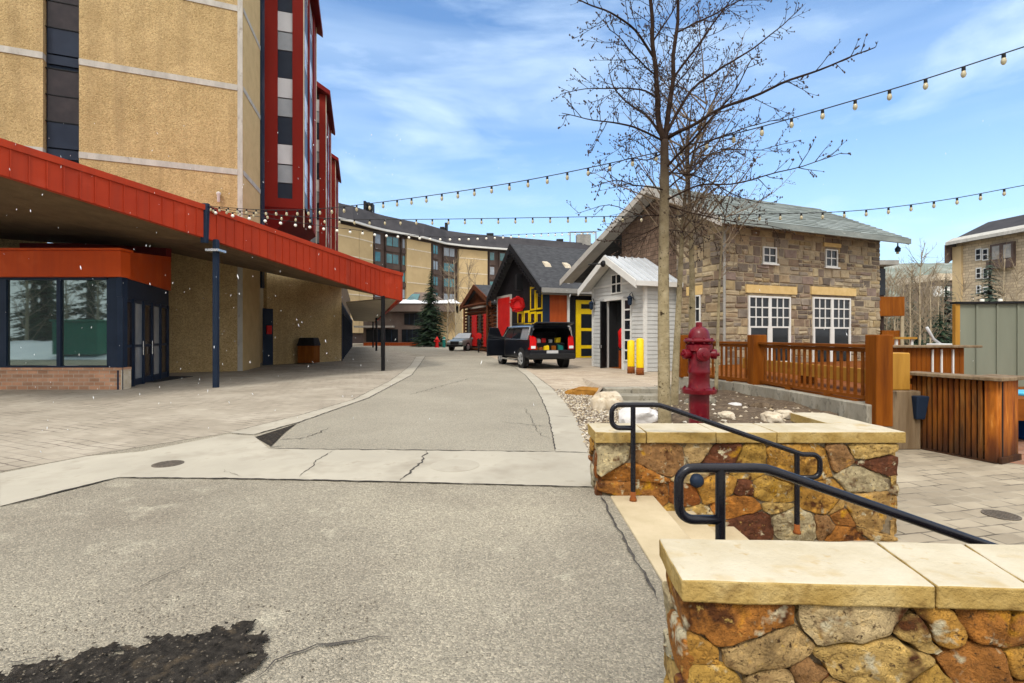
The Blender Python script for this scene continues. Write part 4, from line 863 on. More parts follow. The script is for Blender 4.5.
for a, b in zip(pts[:-1], pts[1:]):
    p, q = FP(a, -1.2), FP(b, -1.2); p2, q2 = FP(a, 2.5), FP(b, 2.5); p3, q3 = FP(a, 14), FP(b, 14); Z = lambda v, z: v+V((0, 0, z))
    ms.add([Z(p, 22.9), Z(q, 22.9), Z(q2, 26.7), Z(p2, 26.7), Z(q3, 26.8), Z(p3, 26.8), Z(FP(a, 1.3), 22.9), Z(FP(b, 1.3), 22.9)], [(0, 1, 2, 3), (3, 2, 4, 5), (6, 7, 1, 0)])
    p, q = FP(a, -1.35), FP(b, -1.35); d = q-p; f = Fr(p.x, p.y, d.x, d.y); gt.box(0, d.length, 0, .5, 22.7, 23.1, fr=f)
ms.build('roof', M['roof_slate'], fh); gt.build('gutter', M['white'], fh)
for px, w_ in ((364.5, .22), (368.5, .22), (371.5, .22), (442, .5), (446, .3), (490, .9), (560, .9)):
    p = FP(px, 4); MB().box(p.x-w_, p.x+w_, p.y, p.y+1.5, 25.5, 28.9 if w_ < .45 else 27.6).build('vent_stack', M['black'], fh)
p = FP(583, 2); rq = MB()
for dx in (-3.5, 0, 3.5): rq.tube([(p.x+dx, p.y, 25.8), (p.x+dx, p.y, 29.6)], .18, 5)
rq.tube([(p.x-3.5, p.y, 29.5), (p.x+3.5, p.y, 29.5)], .18, 5); rq.box(p.x-1.6, p.x+2.2, p.y+.3, p.y+3, 26.0, 29.0); rq.build('roof_plant', M['grey_trim'], fh)
# low podium building with snow on its roof
lp = thing('podium_building', 'low brown building with snow lying on its roof at the street end', 'building', (-14, 80, 0))
MB().box(-23.5, -12.3, 79, 90, 0, 5.2).build('wall', M['brown_wall'], lp)
MB().box(-12.3, -9, 80, 90, 0, 6.4).build('wall', M['tan_far'], lp)
for z0, z1, segs in ((.5, 2.5, [(-23, -18), (-17.4, -13.2)]), (3.2, 5.0, [(-17, -13.0)])):
    for a, b in segs:
        wf = MB().box(a, b, 78.86, 78.98, z0, z1).build('window', M['glass'], lp)
        m = MB()
        for k in range(1, 5): m.box(a+(b-a)*k/5-.06, a+(b-a)*k/5+.06, 78.8, 78.858, z0, z1)
        m.build('mullion', M['navy'], wf)
MB().box(-22.8, -9, 77.6, 84, 5.25, 6.5).build('roof', M['brown_wall'], lp)
MB().box(-24.5, -18.5, 77.4, 78.8, 2.75, 3.05).build('awning', M['band'], lp)
sn = MB(); r_ = random.Random(1); vs = []
N1, N2 = 30, 6
for j in range(N2+1):
    for i in range(N1+1):
        x = -21+13.*i/N1; yy = 77.4+6*j/N2; e = min(i/3, (N1-i)/3, 1)*min(j/1., 1)
        vs.append((x, yy, 6.52+max(0, e)*(.55+.5*mnoise.noise(V((x*.5, yy*.5, 0))))))
sn.add(vs, [(j*(N1+1)+i, j*(N1+1)+i+1, (j+1)*(N1+1)+i+1, (j+1)*(N1+1)+i) for j in range(N2) for i in range(N1)])
tag(sn.build('roof_snow', M['snow'], smooth=True), 'thick white snow lying on the low podium roof', 'snow', kind='stuff')
tk = MB().hexa([(-17.5, 80.5, 6.6), (-10.2, 80.5, 6.6), (-10.2, 88, 6.6), (-17.5, 88, 6.6), (-16, 82, 8.6), (-13.2, 82, 8.6), (-13.2, 88, 8.6), (-16, 88, 8.6)]).build('glazed_dome', M['brown_wall'], lp)
MB().hexa([(-17.4, 80.4, 6.9), (-15.3, 80.4, 6.9), (-15.3, 80.45, 6.9), (-17.4, 80.45, 6.9), (-16.3, 81.5, 8.3), (-15, 81.5, 8.3), (-15, 81.55, 8.3), (-16.3, 81.55, 8.3)]).build('skylight', M['glass_teal'], tk)
o = MB().box(-22, -10, 74, 76, 0, .45).build('planter_wall', M['red_wood']); tag(o, 'low rust brown planter wall at the far end of the street', 'planter wall')
# ---------------- stone house
SB = Fr(8.41, 19.84, .925, .38)
house = thing('stone_house', 'tan stone house with grey green roof beside the timber deck', 'house', (8.41, 19.84, 0))
WL, WG, EZ, RZ = 9.6, 12.2, 6.2, 8.36
WE = 6.93; ZE = 8.36-(WE-3.75)*(8.36-4.85)/(12.2-3.75)-.1
def rects(px0, px1, y0, y1):
    a0, c1 = SB.hit(px0, y0); a1, c0 = SB.hit(px1, y1); return a0, a1, c0, c1
big = [rects(748, 790, 295.5, 372), rects(812.5, 850, 297, 372)]
small = [rects(762.5, 776, 246.5, 264), rects(825, 837, 249, 267.5)]
lint = [rects(745.5, 796, 284.5, 294.8), rects(810.5, 855, 286.3, 296.3), rects(823, 840, 242.5, 248)]
holes = [(a0-.03, a1+.03, .3, c1+.02) for a0, a1, c0, c1 in big]+small+lint
def ashlar(mb, fr_pt, W, H0, H1, holes, seed, depth=.06):
    r = random.Random(seed); c = H0
    while c < H1-.05:
        h = min(r.uniform(.20, .44), H1-c); 
        if H1-c-h < .12: h = H1-c
        a = 0
        while a < W-.01:
            wd = r.uniform(.22, .78)*(1.2 if h < .28 else 1); wd = min(wd, W-a)
            if W-a-wd < .2: wd = W-a
            todo = [(a, a+wd, c, c+h)]
            if h > .32 and r.random() < .45: todo = [(a, a+wd, c, c+h*.5), (a, a+wd, c+h*.5, c+h)]
            for hx0, hx1, hz0, hz1 in holes:
                nx = []
                for (p, q, s, t_) in todo:
                    if q <= hx0 or p >= hx1 or t_ <= hz0 or s >= hz1: nx.append((p, q, s, t_)); continue
                    if p < hx0: nx.append((p, hx0, s, t_))
                    if q > hx1: nx.append((hx1, q, s, t_))
                    p2, q2 = max(p, hx0), min(q, hx1)
                    if s < hz0: nx.append((p2, q2, s, hz0))
                    if t_ > hz1: nx.append((p2, q2, hz1, t_))
                todo = nx
            for (p, q, s, t_) in todo:
                if q-p < .05 or t_-s < .04: continue
                g_ = .012; d = r.uniform(.005, .04); j = lambda: r.uniform(-.022, .022)
                o4 = [(p+g_+j()*.5, s+g_+j()*.5), (q-g_+j()*.5, s+g_+j()*.5), (q-g_+j()*.5, t_-g_+j()*.5), (p+g_+j()*.5, t_-g_+j()*.5)]
                e = .03
                i4 = [(p+g_+e+j(), s+g_+e+j()), (q-g_-e+j(), s+g_+e+j()), (q-g_-e+j(), t_-g_-e+j()), (p+g_+e+j(), t_-g_-e+j())]
                vs = [fr_pt(x, 0.02, z) for x, z in o4]+[fr_pt(x, -d-j(), z) for x, z in i4]
                mb.add(vs, [(4, 5, 6, 7), (0, 1, 5, 4), (1, 2, 6, 5), (2, 3, 7, 6), (3, 0, 4, 7)])
            a += wd
        c += h
    return mb
core = MB()
core.box(0.02, WL-.02, .012, .5, -.4, EZ+.1, fr=SB)
core.prism([SB.p(.01, .51, -.4), SB.p(.01, WE, -.4), SB.p(.01, WE, ZE), SB.p(.01, 3.75, 8.1), SB.p(.01, .51, EZ+.1)], SB.u*.4)
core.box(WL-.4, WL-.021, .51, 7.5, -.4, EZ, fr=SB)
cm = core.build('wall', M['ashlar_mortar'], house)
ashlar(MB(), SB.p, WL, -.4, EZ+.05, holes, 4).build('stone_cladding', M['ashlar'], house)
gwin = [SB.hitb(690, 296), SB.hitb(701, 362)]
gb0, gb1 = sorted((gwin[0][0], gwin[1][0])); gc0, gc1 = sorted((gwin[0][1], gwin[1][1]))
gl = (gb0-.1, gb1+.2, gc1+.02, gc1+.4)
ashlar(MB(), lambda b, d, c: SB.p(d, b, c), 2.75, -.4, 6.0, [(gb0, gb1, gc0, gc1), gl], 9).build('stone_cladding', M['ashlar'], house)
MB().box(-.03, .0, gl[0], gl[1], gl[2], gl[3], fr=SB).build('lintel', M['lintel'], house)
MB().prism([SB.p(-.01, 2.76, 2.5), SB.p(-.01, WE, 2.5), SB.p(-.01, WE, ZE+.05), SB.p(-.01, 3.75, 8.15), SB.p(-.01, 2.76, 7.6)], SB.u*.019).build('gable_shingles', M['shingle'], house)
MB().box(-.011, .008, 2.76, 5.3, -.2, 2.5, fr=SB).build('lower_wall', M['grey_trim'], house)
def house_window(a0, a1, c0, c1, kind):
    fr_ = MB(); d0, d1 = -.05, .04; fw = .07 if kind != 'small' else .05
    for q in ((a0, a0+fw, c0, c1), (a1-fw, a1, c0, c1), (a0+fw, a1-fw, c1-fw, c1), (a0+fw, a1-fw, c0, c0+fw)): fr_.box(q[0], q[1], d0, d1, q[2], q[3], fr=SB)
    wn_ = fr_.build('window', M['white'], house)
    MB().box(a0+fw, a1-fw, .0, .011, c0+fw, c1-fw, fr=SB).build('pane', M['glass'], wn_)
    b = MB()
    if kind == 'small':
        b.box((a0+a1)/2-.02, (a0+a1)/2+.02, -.03, -.002, c0+fw, c1-fw, fr=SB); b.box(a0+fw, a1-fw, -.028, -.001, (c0+c1)/2-.02, (c0+c1)/2+.02, fr=SB)
        MB().box(a0-.08, a1+.08, -.10, -.02, c0-.07, c0-.002, fr=SB).build('sill', M['white'], wn_)
    else:
        m = (a0+a1)/2; ct = c1-(c1-c0)*.40; b.box(m-.08, m+.08, -.045, -.002, c0+fw, c1-fw, fr=SB)
        for s0, s1 in ((a0+fw, m-.08), (m+.08, a1-fw)):
            for k in (1, 2): x = s0+(s1-s0)*k/3; b.box(x-.025, x+.025, -.03, -.002, ct, c1-fw, fr=SB)
            for k in (1, 2): z = ct+(c1-fw-ct)*k/3; b.box(s0, s1, -.028, -.001, z-.025, z+.025, fr=SB)
            b.box(s0, s1, -.04, -.002, ct-.04, ct+.03, fr=SB); b.box(s0, s1, -.042, -.002, c0+fw, c0+.48, fr=SB)
            b.box(s0, s0+.05, -.04, -.003, c0+.48, ct-.04, fr=SB); b.box(s1-.05, s1, -.04, -.003, c0+.48, ct-.04, fr=SB)
    b.build('muntin', M['white'], wn_)
for q in big: house_window(*q, 'big')
for q in small: house_window(*q, 'small')
for a0, a1, c0, c1 in lint: MB().box(a0, a1, -.06, .01, c0, c1, fr=SB).build('lintel', M['lintel'], house)
gw = MB(); 
for b_ in (gb0, (gb0+gb1)/2-.03, gb1-.06): gw.box(-.05, .0, b_, b_+.06, gc0, gc1, fr=SB)
for k in range(6): z = gc0+(gc1-gc0-.05)*k/5; gw.box(-.045, .0, gb0+.06, gb1-.06, z, z+.05, fr=SB)
gwo = gw.build('window', M['white'], house); MB().box(.001, .009, gb0+.06, gb1-.06, gc0, gc1, fr=SB).build('pane', M['glass'], gwo)
# roof
def slab(pts, th, name, m, par): return MB().hexa([p-V((0, 0, th)) for p in pts]+pts).build(name, m, par)
A_, B_ = -.85, WL+.8
fe, re = -.75, WG
ze = RZ-(3.75-fe)*(RZ-6.28)/3.75+.05
rf = slab([SB.p(A_, fe, ze+.12), SB.p(B_, fe, ze+.12), SB.p(B_, 3.75, RZ+.12), SB.p(A_, 3.75, RZ+.12)], .10, 'roof', M['roof_green'], house)
# shingle courses as fine steps
cs = MB(); r_ = random.Random(8); nr = 16
for k in range(nr):
    b0 = fe+(3.75-fe)*k/nr; b1 = fe+(3.75-fe)*(k+1)/nr; z0 = ze+.13+(RZ-ze)*k/nr; z1 = ze+.13+(RZ-ze)*(k+1)/nr; a = A_
    while a < B_-.01:
        wd = min(r_.uniform(.5, 1.4), B_-a); h = r_.uniform(.02, .05)
        cs.hexa([SB.p(a, b0, z0), SB.p(a+wd-.01, b0, z0), SB.p(a+wd-.01, b1, z1), SB.p(a, b1, z1), SB.p(a, b0-.02, z0+h), SB.p(a+wd-.01, b0-.02, z0+h), SB.p(a+wd-.01, b1, z1+.012), SB.p(a, b1, z1+.012)]); a += wd
cs.build('shingles', M['roof_green'], rf)
zr = 4.85
slab([SB.p(A_, 3.75, RZ+.12), SB.p(B_, 3.75, RZ+.12), SB.p(B_, re, zr+.12), SB.p(A_, re, zr+.12)], .10, 'roof', M['roof_dark'], house)
MB().box(A_, B_, fe-.12, fe-.003, ze-.12, ze+.11, fr=SB).build('gutter', M['roof_green'], house)
so = MB(); so.box(-.5, B_-.05, fe+.02, -.045, 6.0, 6.05, fr=SB); so.build('eave_soffit', M['grey_trim'], house)
def rake(b0, z0, b1, z1, a, w, th, m):
    return MB().hexa([SB.p(a, b0, z0-w), SB.p(a+th, b0, z0-w), SB.p(a+th, b1, z1-w), SB.p(a, b1, z1-w), SB.p(a, b0, z0), SB.p(a+th, b0, z0), SB.p(a+th, b1, z1), SB.p(a, b1, z1)]).build('barge_board', m, house)
rake(3.75, RZ+.13, re, zr+.13, A_-.06, .34, .057, M['grey_board']); rake(fe, ze+.13, 3.748, RZ+.13, A_-.06, .34, .057, M['grey_board'])
rake(3.75, RZ+.02, re, zr+.02, A_+.002, .06, .84, M['grey_board'])
MB().hexa([SB.p(B_+.002, fe, ze-.15), SB.p(B_+.06, fe, ze-.15), SB.p(B_+.06, 3.75, RZ-.15), SB.p(B_+.002, 3.75, RZ-.15), SB.p(B_+.002, fe, ze+.13), SB.p(B_+.06, fe, ze+.13), SB.p(B_+.06, 3.75, RZ+.13), SB.p(B_+.002, 3.75, RZ+.13)]).build('barge_board', M['grey_trim'], house)
MB().tube([SB.p(-.08, -.1, .3), SB.p(-.08, -.1, 5.6), SB.p(-.08, -.5, 6.0)], .055, 8).build('downspout', M['grey_trim'], house)
lam = thing('eave_lantern', 'small dark lantern hanging under the eave corner of the stone house', 'lantern', tuple(SB.p(B_-.35, -.5, 5.5)))
c = SB.p(B_-.35, -.5, 5.45)
MB().lathe(c, [(.02, 0), (.11, .02), (.11, .12), (.13, .14), (.03, .28), (.015, .55)], 10).build('shade', M['navy'], lam, smooth=True, auto=40)
MB().lathe(c-V((0, 0, .1)), [(.001, 0), (.06, .02), (.06, .1)], 10).build('bulb', M['bulb'], lam, smooth=True)
# ---------------- white shed porch
SH = Fr(5.72, 21.6, .925, .38)
sh = thing('white_shed', 'white lap sided entrance shed with pale metal roof on the stone house', 'shed', (5.72, 21.6, 0))
GL, SE, SR = 4.29, 3.98, 5.2
SD = 1.79
dr0, dr1 = sorted((SH.hitb(605.5, 300)[0], SH.hitb(621.5, 300)[0])); dz = SH.hitb(612, 300.5)[1]
sw0, sw1 = sorted((SH.hitb(624.3, 300)[0], SH.hitb(630, 300)[0]))
core = MB()
def gz(b): return SE+(SR-SE)*(1-abs(b-GL/2)/(GL/2))
core.box(.05, SD, .03, .2, 0, SE, fr=SH); core.box(.05, SD, GL-.2, GL-.03, 0, SE, fr=SH)
core.box(.05, .2, .2, dr0, 0, SE, fr=SH); core.box(.05, .2, dr1, GL-.2, 0, SE, fr=SH); core.box(.05, .2, dr0, dr1, dz, SE, fr=SH)
core.prism([SH.p(.05, .03, SE+.002), SH.p(.05, GL-.03, SE+.002), SH.p(.05, GL/2, SR-.05)], SH.u*.1)
core.build('wall', M['siding'], sh)
sd = MB(); bh = .185; z = 0.02
def board(p0, p1, nrm, z0, z1): 
    sd.hexa([p0+V((0, 0, z0))+nrm*.035, p1+V((0, 0, z0))+nrm*.035, p1+V((0, 0, z0)), p0+V((0, 0, z0)), p0+V((0, 0, z1))+nrm*.012, p1+V((0, 0, z1))+nrm*.012, p1+V((0, 0, z1)), p0+V((0, 0, z1))])
while z < SR-.12:
    z1 = z+bh-.004
    if z1 <= SE+.01:
        segs = [(.12, sw0-.1), (sw1+.1, dr0-.12), (dr1+.12, GL-.12)] if z < dz+.05 else [(.12, GL-.12)]
    else:
        hw = (SR-z1)/(SR-SE)*GL/2-.04; segs = [(GL/2-hw, GL/2+hw)]
    for b0, b1 in segs:
        if b1-b0 > .06: board(SH.p(.048, b1, 0), SH.p(.048, b0, 0), -SH.u, z, z1)
    if z1 < SE+.1: board(SH.p(.12, .028, 0), SH.p(SD-.02, .028, 0), -SH.v, z, z1)
    z += bh
sd.build('siding', M['siding'], sh)
ct = MB()
for b0, b1 in ((-.02, .115), (GL-.115, GL+.02)): ct.box(0, .14, b0, b1, 0, SE-.02, fr=SH)
for b0, b1 in ((dr0-.11, dr0-.001), (dr1+.001, dr1+.11)): ct.box(0, .1, b0, b1, 0, dz+.0, fr=SH)
ct.box(0, .1, dr0-.11, dr1+.11, dz+.002, dz+.14, fr=SH)
ct.box(.0, .046, .12, GL-.12, SE-.05, SE+.04, fr=SH)
ct.build('corner_board', M['white'], sh)
# door: dark opening with half-open leaf
MB().box(.62, .66, dr0, dr1, 0, dz, fr=SH).build('door_recess', M['interior'], sh)
MB().box(.21, .62, dr1-.04, dr1, .0, dz, fr=SH).build('door_jamb', M['interior'], sh)
MB().box(.2, .6, dr0, dr1, .0, .02, fr=SH).build('door_sill', M['wood'], sh)
MB().box(.56, .60, dr0+.05, dr1-.3, .0, .85, fr=SH).build('inner_panel', M['red_wood'], sh)
dl = MB().hexa([SH.p(-.03, dr1-.06, .02), SH.p(-.55, dr1-.38, .02), SH.p(-.51, dr1-.42, .02), SH.p(.01, dr1-.10, .02), SH.p(-.03, dr1-.06, dz-.03), SH.p(-.55, dr1-.38, dz-.03), SH.p(-.51, dr1-.42, dz-.03), SH.p(.01, dr1-.10, dz-.03)]).build('door', M['black'], sh)
MB().box(-.57, -.51, dr1-.46, dr1-.36, .98, 1.12, fr=SH).build('handle', M['chrome'], dl)
sl = MB()
for b0, b1 in ((sw0-.06, sw0), (sw1, sw1+.06)): sl.box(0, .07, b0, b1, .4, dz, fr=SH)
for k in range(7): z = .4+(dz-.4-.06)*k/6; sl.box(.005, .07, sw0, sw1, z, z+.07, fr=SH)
slo = sl.build('side_window', M['white'], sh); MB().box(.03, .045, sw0+.001, sw1-.001, .4, dz, fr=SH).build('pane', M['glass'], slo)
gq = [SH.hitb(612, 276), SH.hitb(621, 292)]; q0, q1 = sorted((gq[0][0], gq[1][0])); qz0, qz1 = sorted((gq[0][1], gq[1][1]))
gm = MB()
for b_ in (q0-.05, (q0+q1)/2-.03, q1): gm.box(-.02, .03, b_, b_+.06, qz0-.05, qz1+.05, fr=SH)
for z in (qz0-.05, (qz0+qz1)/2-.03, qz1): gm.box(-.018, .028, q0, q1, z, z+.06, fr=SH)
gmo = gm.build('gable_window', M['white'], sh); MB().box(-.004, .01, q0, q1, qz0, qz1, fr=SH).build('pane', M['glass'], gmo)
oh, ov = .62, .30
ez = SE-(SR-SE)/(GL/2)*ov
for s in (0, 1):
    b0 = -ov if s == 0 else GL+ov
    pts = [SH.p(-oh, b0, ez+.1), SH.p(SD-.02, b0, ez+.1), SH.p(SD-.02, GL/2, SR+.1), SH.p(-oh, GL/2, SR+.1)]
    ro = slab(pts if s == 0 else pts[::-1], .06, 'roof', M['roof_white'], sh)
    m = MB()
    for k in range(7):
        a = -oh+.03+k*.37
        m.hexa([SH.p(a-.015, b0, ez+.1), SH.p(a+.015, b0, ez+.1), SH.p(a+.015, GL/2, SR+.1), SH.p(a-.015, GL/2, SR+.1), SH.p(a-.015, b0, ez+.15), SH.p(a+.015, b0, ez+.15), SH.p(a+.015, GL/2, SR+.15), SH.p(a-.015, GL/2, SR+.15)])
    m.build('seam', M['roof_white'], ro)
    MB().hexa([SH.p(-oh-.05, b0, ez-.22), SH.p(-oh-.004, b0, ez-.22), SH.p(-oh-.004, GL/2, SR-.22), SH.p(-oh-.05, GL/2, SR-.22), SH.p(-oh-.05, b0, ez+.11), SH.p(-oh-.004, b0, ez+.11), SH.p(-oh-.004, GL/2, SR+.11), SH.p(-oh-.05, GL/2, SR+.11)]).build('barge_board', M['white'], sh)
    MB().hexa([SH.p(-oh, b0, ez-.0), SH.p(.0, b0, ez-.0), SH.p(.0, GL/2, SR-.0), SH.p(-oh, GL/2, SR-.0), SH.p(-oh, b0, ez+.035), SH.p(.0, b0, ez+.035), SH.p(.0, GL/2, SR+.035), SH.p(-oh, GL/2, SR+.035)]).build('eave_soffit', M['white'], sh)
MB().box(-oh-.05, SD-.02, -ov-.09, -ov-.003, ez-.12, ez+.09, fr=SH).build('gutter', M['white'], sh)
MB().tube([SH.p(SD-.12, -ov-.04, ez-.1), SH.p(SD-.12, -.1, ez-.5), SH.p(SD-.12, -.1, .1)], .05, 8).build('downspout', M['white'], sh)
def lantern(label, b, c):
    t = thing('wall_lantern', label, 'lantern', tuple(SH.p(0, b, c)))
    MB().lathe(SH.p(-.22, b, c-.2), [(.04, 0), (.09, .06), (.11, .3), (.15, .33), (.03, .45)], 8).build('cage', M['navy'], t)
    MB().tube([SH.p(.0, b, c+.05), SH.p(-.12, b, c+.38), SH.p(-.22, b, c+.3), SH.p(-.22, b, c+.2)], .018, 6).build('bracket', M['black'], t)
b, c = SH.hitb(595, 306); lantern('dark wall lantern on the white shed beside the yellow shop door', b, c)
b, c = SH.hitb(634, 301); lantern('dark wall lantern on the white shed above the yellow bollards', b, c)
t = thing('sign_bracket', 'dark iron arm with round end at the shed gable tip', 'bracket', tuple(SH.p(-.7, GL/2, SR-.3)))
MB().tube([SH.p(-oh-.06, GL/2, SR-.28), SH.p(-oh-.62, GL/2+.45, SR-.28)], .03, 8).build('arm', M['black'], t)
MB().lathe(SH.p(-oh-.06, GL/2, SR-.28), [(.16, 0), (.16, .05), (.1, .12)], 10, -SH.u).build('mount', M['black'], t)
jk = MB().lathe(SH.p(.45, (dr0+dr1)/2-.1, .95), [(.12, 0), (.2, .1), (.19, .5), (.22, .8), (.12, .95), (.05, 1.0)], 10); o = jk.build('hanging_jacket', M['red_paint'], smooth=True); tag(o, 'red garment hanging inside the dark shed doorway', 'jacket')
# yellow bollards
for px, y0_, y1_, l in ((631, 340, 373.5, 'shorter yellow steel bollard with rusty foot, closer to the shed door'), (640, 338, 375, 'taller yellow steel bollard with rusty foot, closer to the shed corner')):
    p = G(px, y1_); h = (y1_-y0_)*p.y/FPX
    t = thing('bollard', l, 'bollard', p, 'yellow bollards before the shed')
    MB().lathe(p, [(.15, .3), (.15, h-.07), (.11, h-.02), (.01, h)], 16).build('pipe', M['yellow'], t, smooth=True, auto=40)
    MB().lathe(p, [(.156, 0), (.156, .18), (.151, .29)], 16).build('rusty_foot', M['rust'], t, smooth=True)

# ---------------- black gabled shop
BK = Fr(2.24, 34.0, .925, .38)
bs = thing('black_shop', 'black gabled shop with yellow window frames and red wreath sign', 'shop', (2.24, 34, 0))
L, bE, bR = 9.3, 5.0, 8.3
MB().prism([BK.p(0, 0, 0), BK.p(0, L, 0), BK.p(0, L, bE), BK.p(0, L/2, bR-.1), BK.p(0, 0, bE)], BK.u*11).build('wall', M['black_board'], bs)
ovh = .7; ez_ = bE-(bR-bE)/(L/2)*ovh
for s in (0, 1):
    b0 = -ovh if s == 0 else L+ovh
    pts = [BK.p(-.6, b0, ez_+.25), BK.p(11.5, b0, ez_+.25), BK.p(11.5, L/2, bR+.25), BK.p(-.6, L/2, bR+.25)]
    slab(pts if s == 0 else pts[::-1], .2, 'roof', M['roof_dark'], bs)
    MB().hexa([BK.p(-.7, b0, ez_-.25), BK.p(-.605, b0, ez_-.25), BK.p(-.605, L/2, bR-.25), BK.p(-.7, L/2, bR-.25), BK.p(-.7, b0, ez_+.27), BK.p(-.605, b0, ez_+.27), BK.p(-.605, L/2, bR+.27), BK.p(-.7, L/2, bR+.27)]).build('barge_board', M['black'], bs)
    # dentil blocks along the rake, part of the barge trim
    m = MB()
    for k in range(16):
        f_ = (k+.5)/16; b_ = b0+(L/2-b0)*f_; z_ = ez_+(bR-ez_)*f_-.3; m.box(-.74, -.60, b_-.1, b_+.1, z_-.16, z_+.02, fr=BK)
    m.build('rake_trim', M['black'], bs)
MB().box(-.6, 11.5, -ovh-.13, -ovh-.005, ez_-.08, ez_+.24, fr=BK).build('gutter', M['grey_trim'], bs)
MB().box(-.5, 11.5, -ovh+.01, -.01, ez_-.16, ez_-.1, fr=BK).build('eave_soffit', M['grey_trim'], bs)
def on_gable(name, px0, px1, y0, y1, m, d=.08, par=bs, off=0):
    b0, c1 = BK.hitb(px0, y0); b1, c0 = BK.hitb(px1, y1); b0, b1 = sorted((b0, b1)); return MB().box(-d-off, -.002-off, b0, b1, max(.02, c0), c1, fr=BK).build(name, m, par)
def on_front(name, px0, px1, y0, y1, m, d=.08, par=bs, off=0):
    a0, c1 = BK.hit(px0, y0); a1, c0 = BK.hit(px1, y1); return MB().box(a0, a1, -d-off, -.002-off, max(.02, c0), c1, fr=BK).build(name, m, par)
on_gable('white_surround', 497.5, 512, 297, 342, M['grey_board'], .06)
on_gable('door', 499, 510.5, 299, 345, M['red_paint'], .05, off=.062)
for x0, x1, y0, y1 in ((518, 523.5, 312, 324), (524.5, 530, 311, 324), (530.8, 536.3, 287, 310), (537.3, 543.2, 289, 309), (530.8, 536.3, 312, 324), (537.3, 543.2, 312, 324)):
    fr_ = on_gable('window', x0, x1, y0, y1, M['yellow'], .06); on_gable('pane', x0+1.1, x1-1.1, y0+2, y1-1.5, M['glass'], .01, fr_, .062)
b, c = BK.hitb(520.5, 304.5, -.2); wr = MB(); n = 60; r_ = random.Random(4)
wr_t = thing('wreath_sign', 'round red wreath sign on the black gable', 'sign', tuple(BK.p(-.25, b, c)))
WC = BK.p(-.45, b, c); wa = V((-.25, -.97, 0)).normalized(); we = V((.97, -.25, 0))
MB().lathe(WC, [(.56, 0), (.56, .03)], 24, wa).build('backing', M['red_paint'], wr_t)
MB().tube([BK.p(0, b, c), WC], .05, 6).build('arm', M['black'], wr_t)
lf = MB()
for k in range(240):
    a = r_.uniform(0, 6.28); q = r_.uniform(.30, .58); pebble(lf, WC+wa*(.05+.08*r_.random())+we*q*cos(a)+V((0, 0, q*sin(a))), r_.uniform(.05, .1), r_)
lf.build('leaves', M['red_paint'], wr_t)
on_gable('lamp_bracket', 521, 523, 275, 290, M['black'], .5)
on_front('corner_post', 542.5, 549, 283, 350, M['navy'], .1)
on_front('timber_panel', 549.5, 568, 284, 325, M['red_wood'], .05)
on_front('base_panel', 549.5, 575, 326, 362, M['black_board'], .04)
on_front('downspout', 566.5, 568.6, 283, 345, M['white'], .1, off=.06)
yd = on_front('shop_door', 575.5, 594, 300, 358.5, M['yellow'], .08)
for x0, x1, y0, y1 in ((580.5, 592, 304, 309), (580.5, 592, 314, 328), (580.5, 592, 331, 345), (580.5, 592, 348.5, 356)): on_front('pane', x0, x1, y0, y1, M['glass'], .01, yd, .082)
on_front('trim_post', 569.5, 575, 283, 358, M['black_board'], .07)
for px in (548, 568):
    a, c = BK.hit(px, 262, b=1.9); 
    MB().hexa([BK.p(a-.3, 1.75, bE+1.45), BK.p(a+.25, 1.75, bE+1.45), BK.p(a+.25, 2.4, bE+1.75), BK.p(a-.3, 2.4, bE+1.75), BK.p(a-.22, 1.9, bE+1.78), BK.p(a+.17, 1.9, bE+1.78), BK.p(a+.17, 2.4, bE+2.0), BK.p(a-.22, 2.4, bE+2.0)]).build('roof_vent', M['soffit_pale'], bs)
# ---------------- log cabin with porch
LC = Fr(-1.75, 46, .925, .38)
lc = thing('log_cabin', 'brown log cabin with white chinking, red panels and shingled porch gable', 'cabin', (-2.1, 46, 0))
L, cE, cR = 7.9, 4.75, 6.3
MB().prism([LC.p(0, 0, 0), LC.p(0, L, 0), LC.p(0, L, cE), LC.p(0, L/2, cR-.1), LC.p(0, 0, cE)], LC.u*7).build('wall', M['chink'], lc)
MB().prism([LC.p(-.06, -.1, cE-.1), LC.p(-.06, L+.1, cE-.1), LC.p(-.06, L/2, cR)], LC.u*.055).build('gable_boards', M['log'], lc)
lg = MB()
for k in range(13):
    z = .2+k*.33; lg.tube([LC.p(-.1, -.2, z), LC.p(-.1, L+.2, z)], .125, 8); lg.tube([LC.p(-.2, -.1, z+.1), LC.p(7, -.1, z+.1)], .125, 8)
lg.build('log', M['log'], lc)
for s in (0, 1):
    b0 = -.9 if s == 0 else L+.9; ez_ = cE-(cR-cE)/(L/2)*.9
    pts = [LC.p(-.5, b0, ez_+.3), LC.p(8, b0, ez_+.3), LC.p(8, L/2, cR+.3), LC.p(-.5, L/2, cR+.3)]
    slab(pts if s == 0 else pts[::-1], .22, 'roof', M['roof_dark'], lc)
    MB().hexa([LC.p(-.62, b0, ez_-.25), LC.p(-.505, b0, ez_-.25), LC.p(-.505, L/2, cR-.2), LC.p(-.62, L/2, cR-.2), LC.p(-.62, b0, ez_+.3), LC.p(-.505, b0, ez_+.3), LC.p(-.505, L/2, cR+.3), LC.p(-.62, L/2, cR+.3)]).build('barge_board', M['log'], lc)
for b_ in (.3, L-.3): MB().tube([LC.p(-.45, b_, 0), LC.p(-.45, b_, cE)], .1, 8).build('porch_post', M['log'], lc)
MB().tube([LC.p(-.45, -.4, cE-.2), LC.p(-.45, L+.4, cE-.2)], .17, 8).build('tie_beam', M['log'], lc)
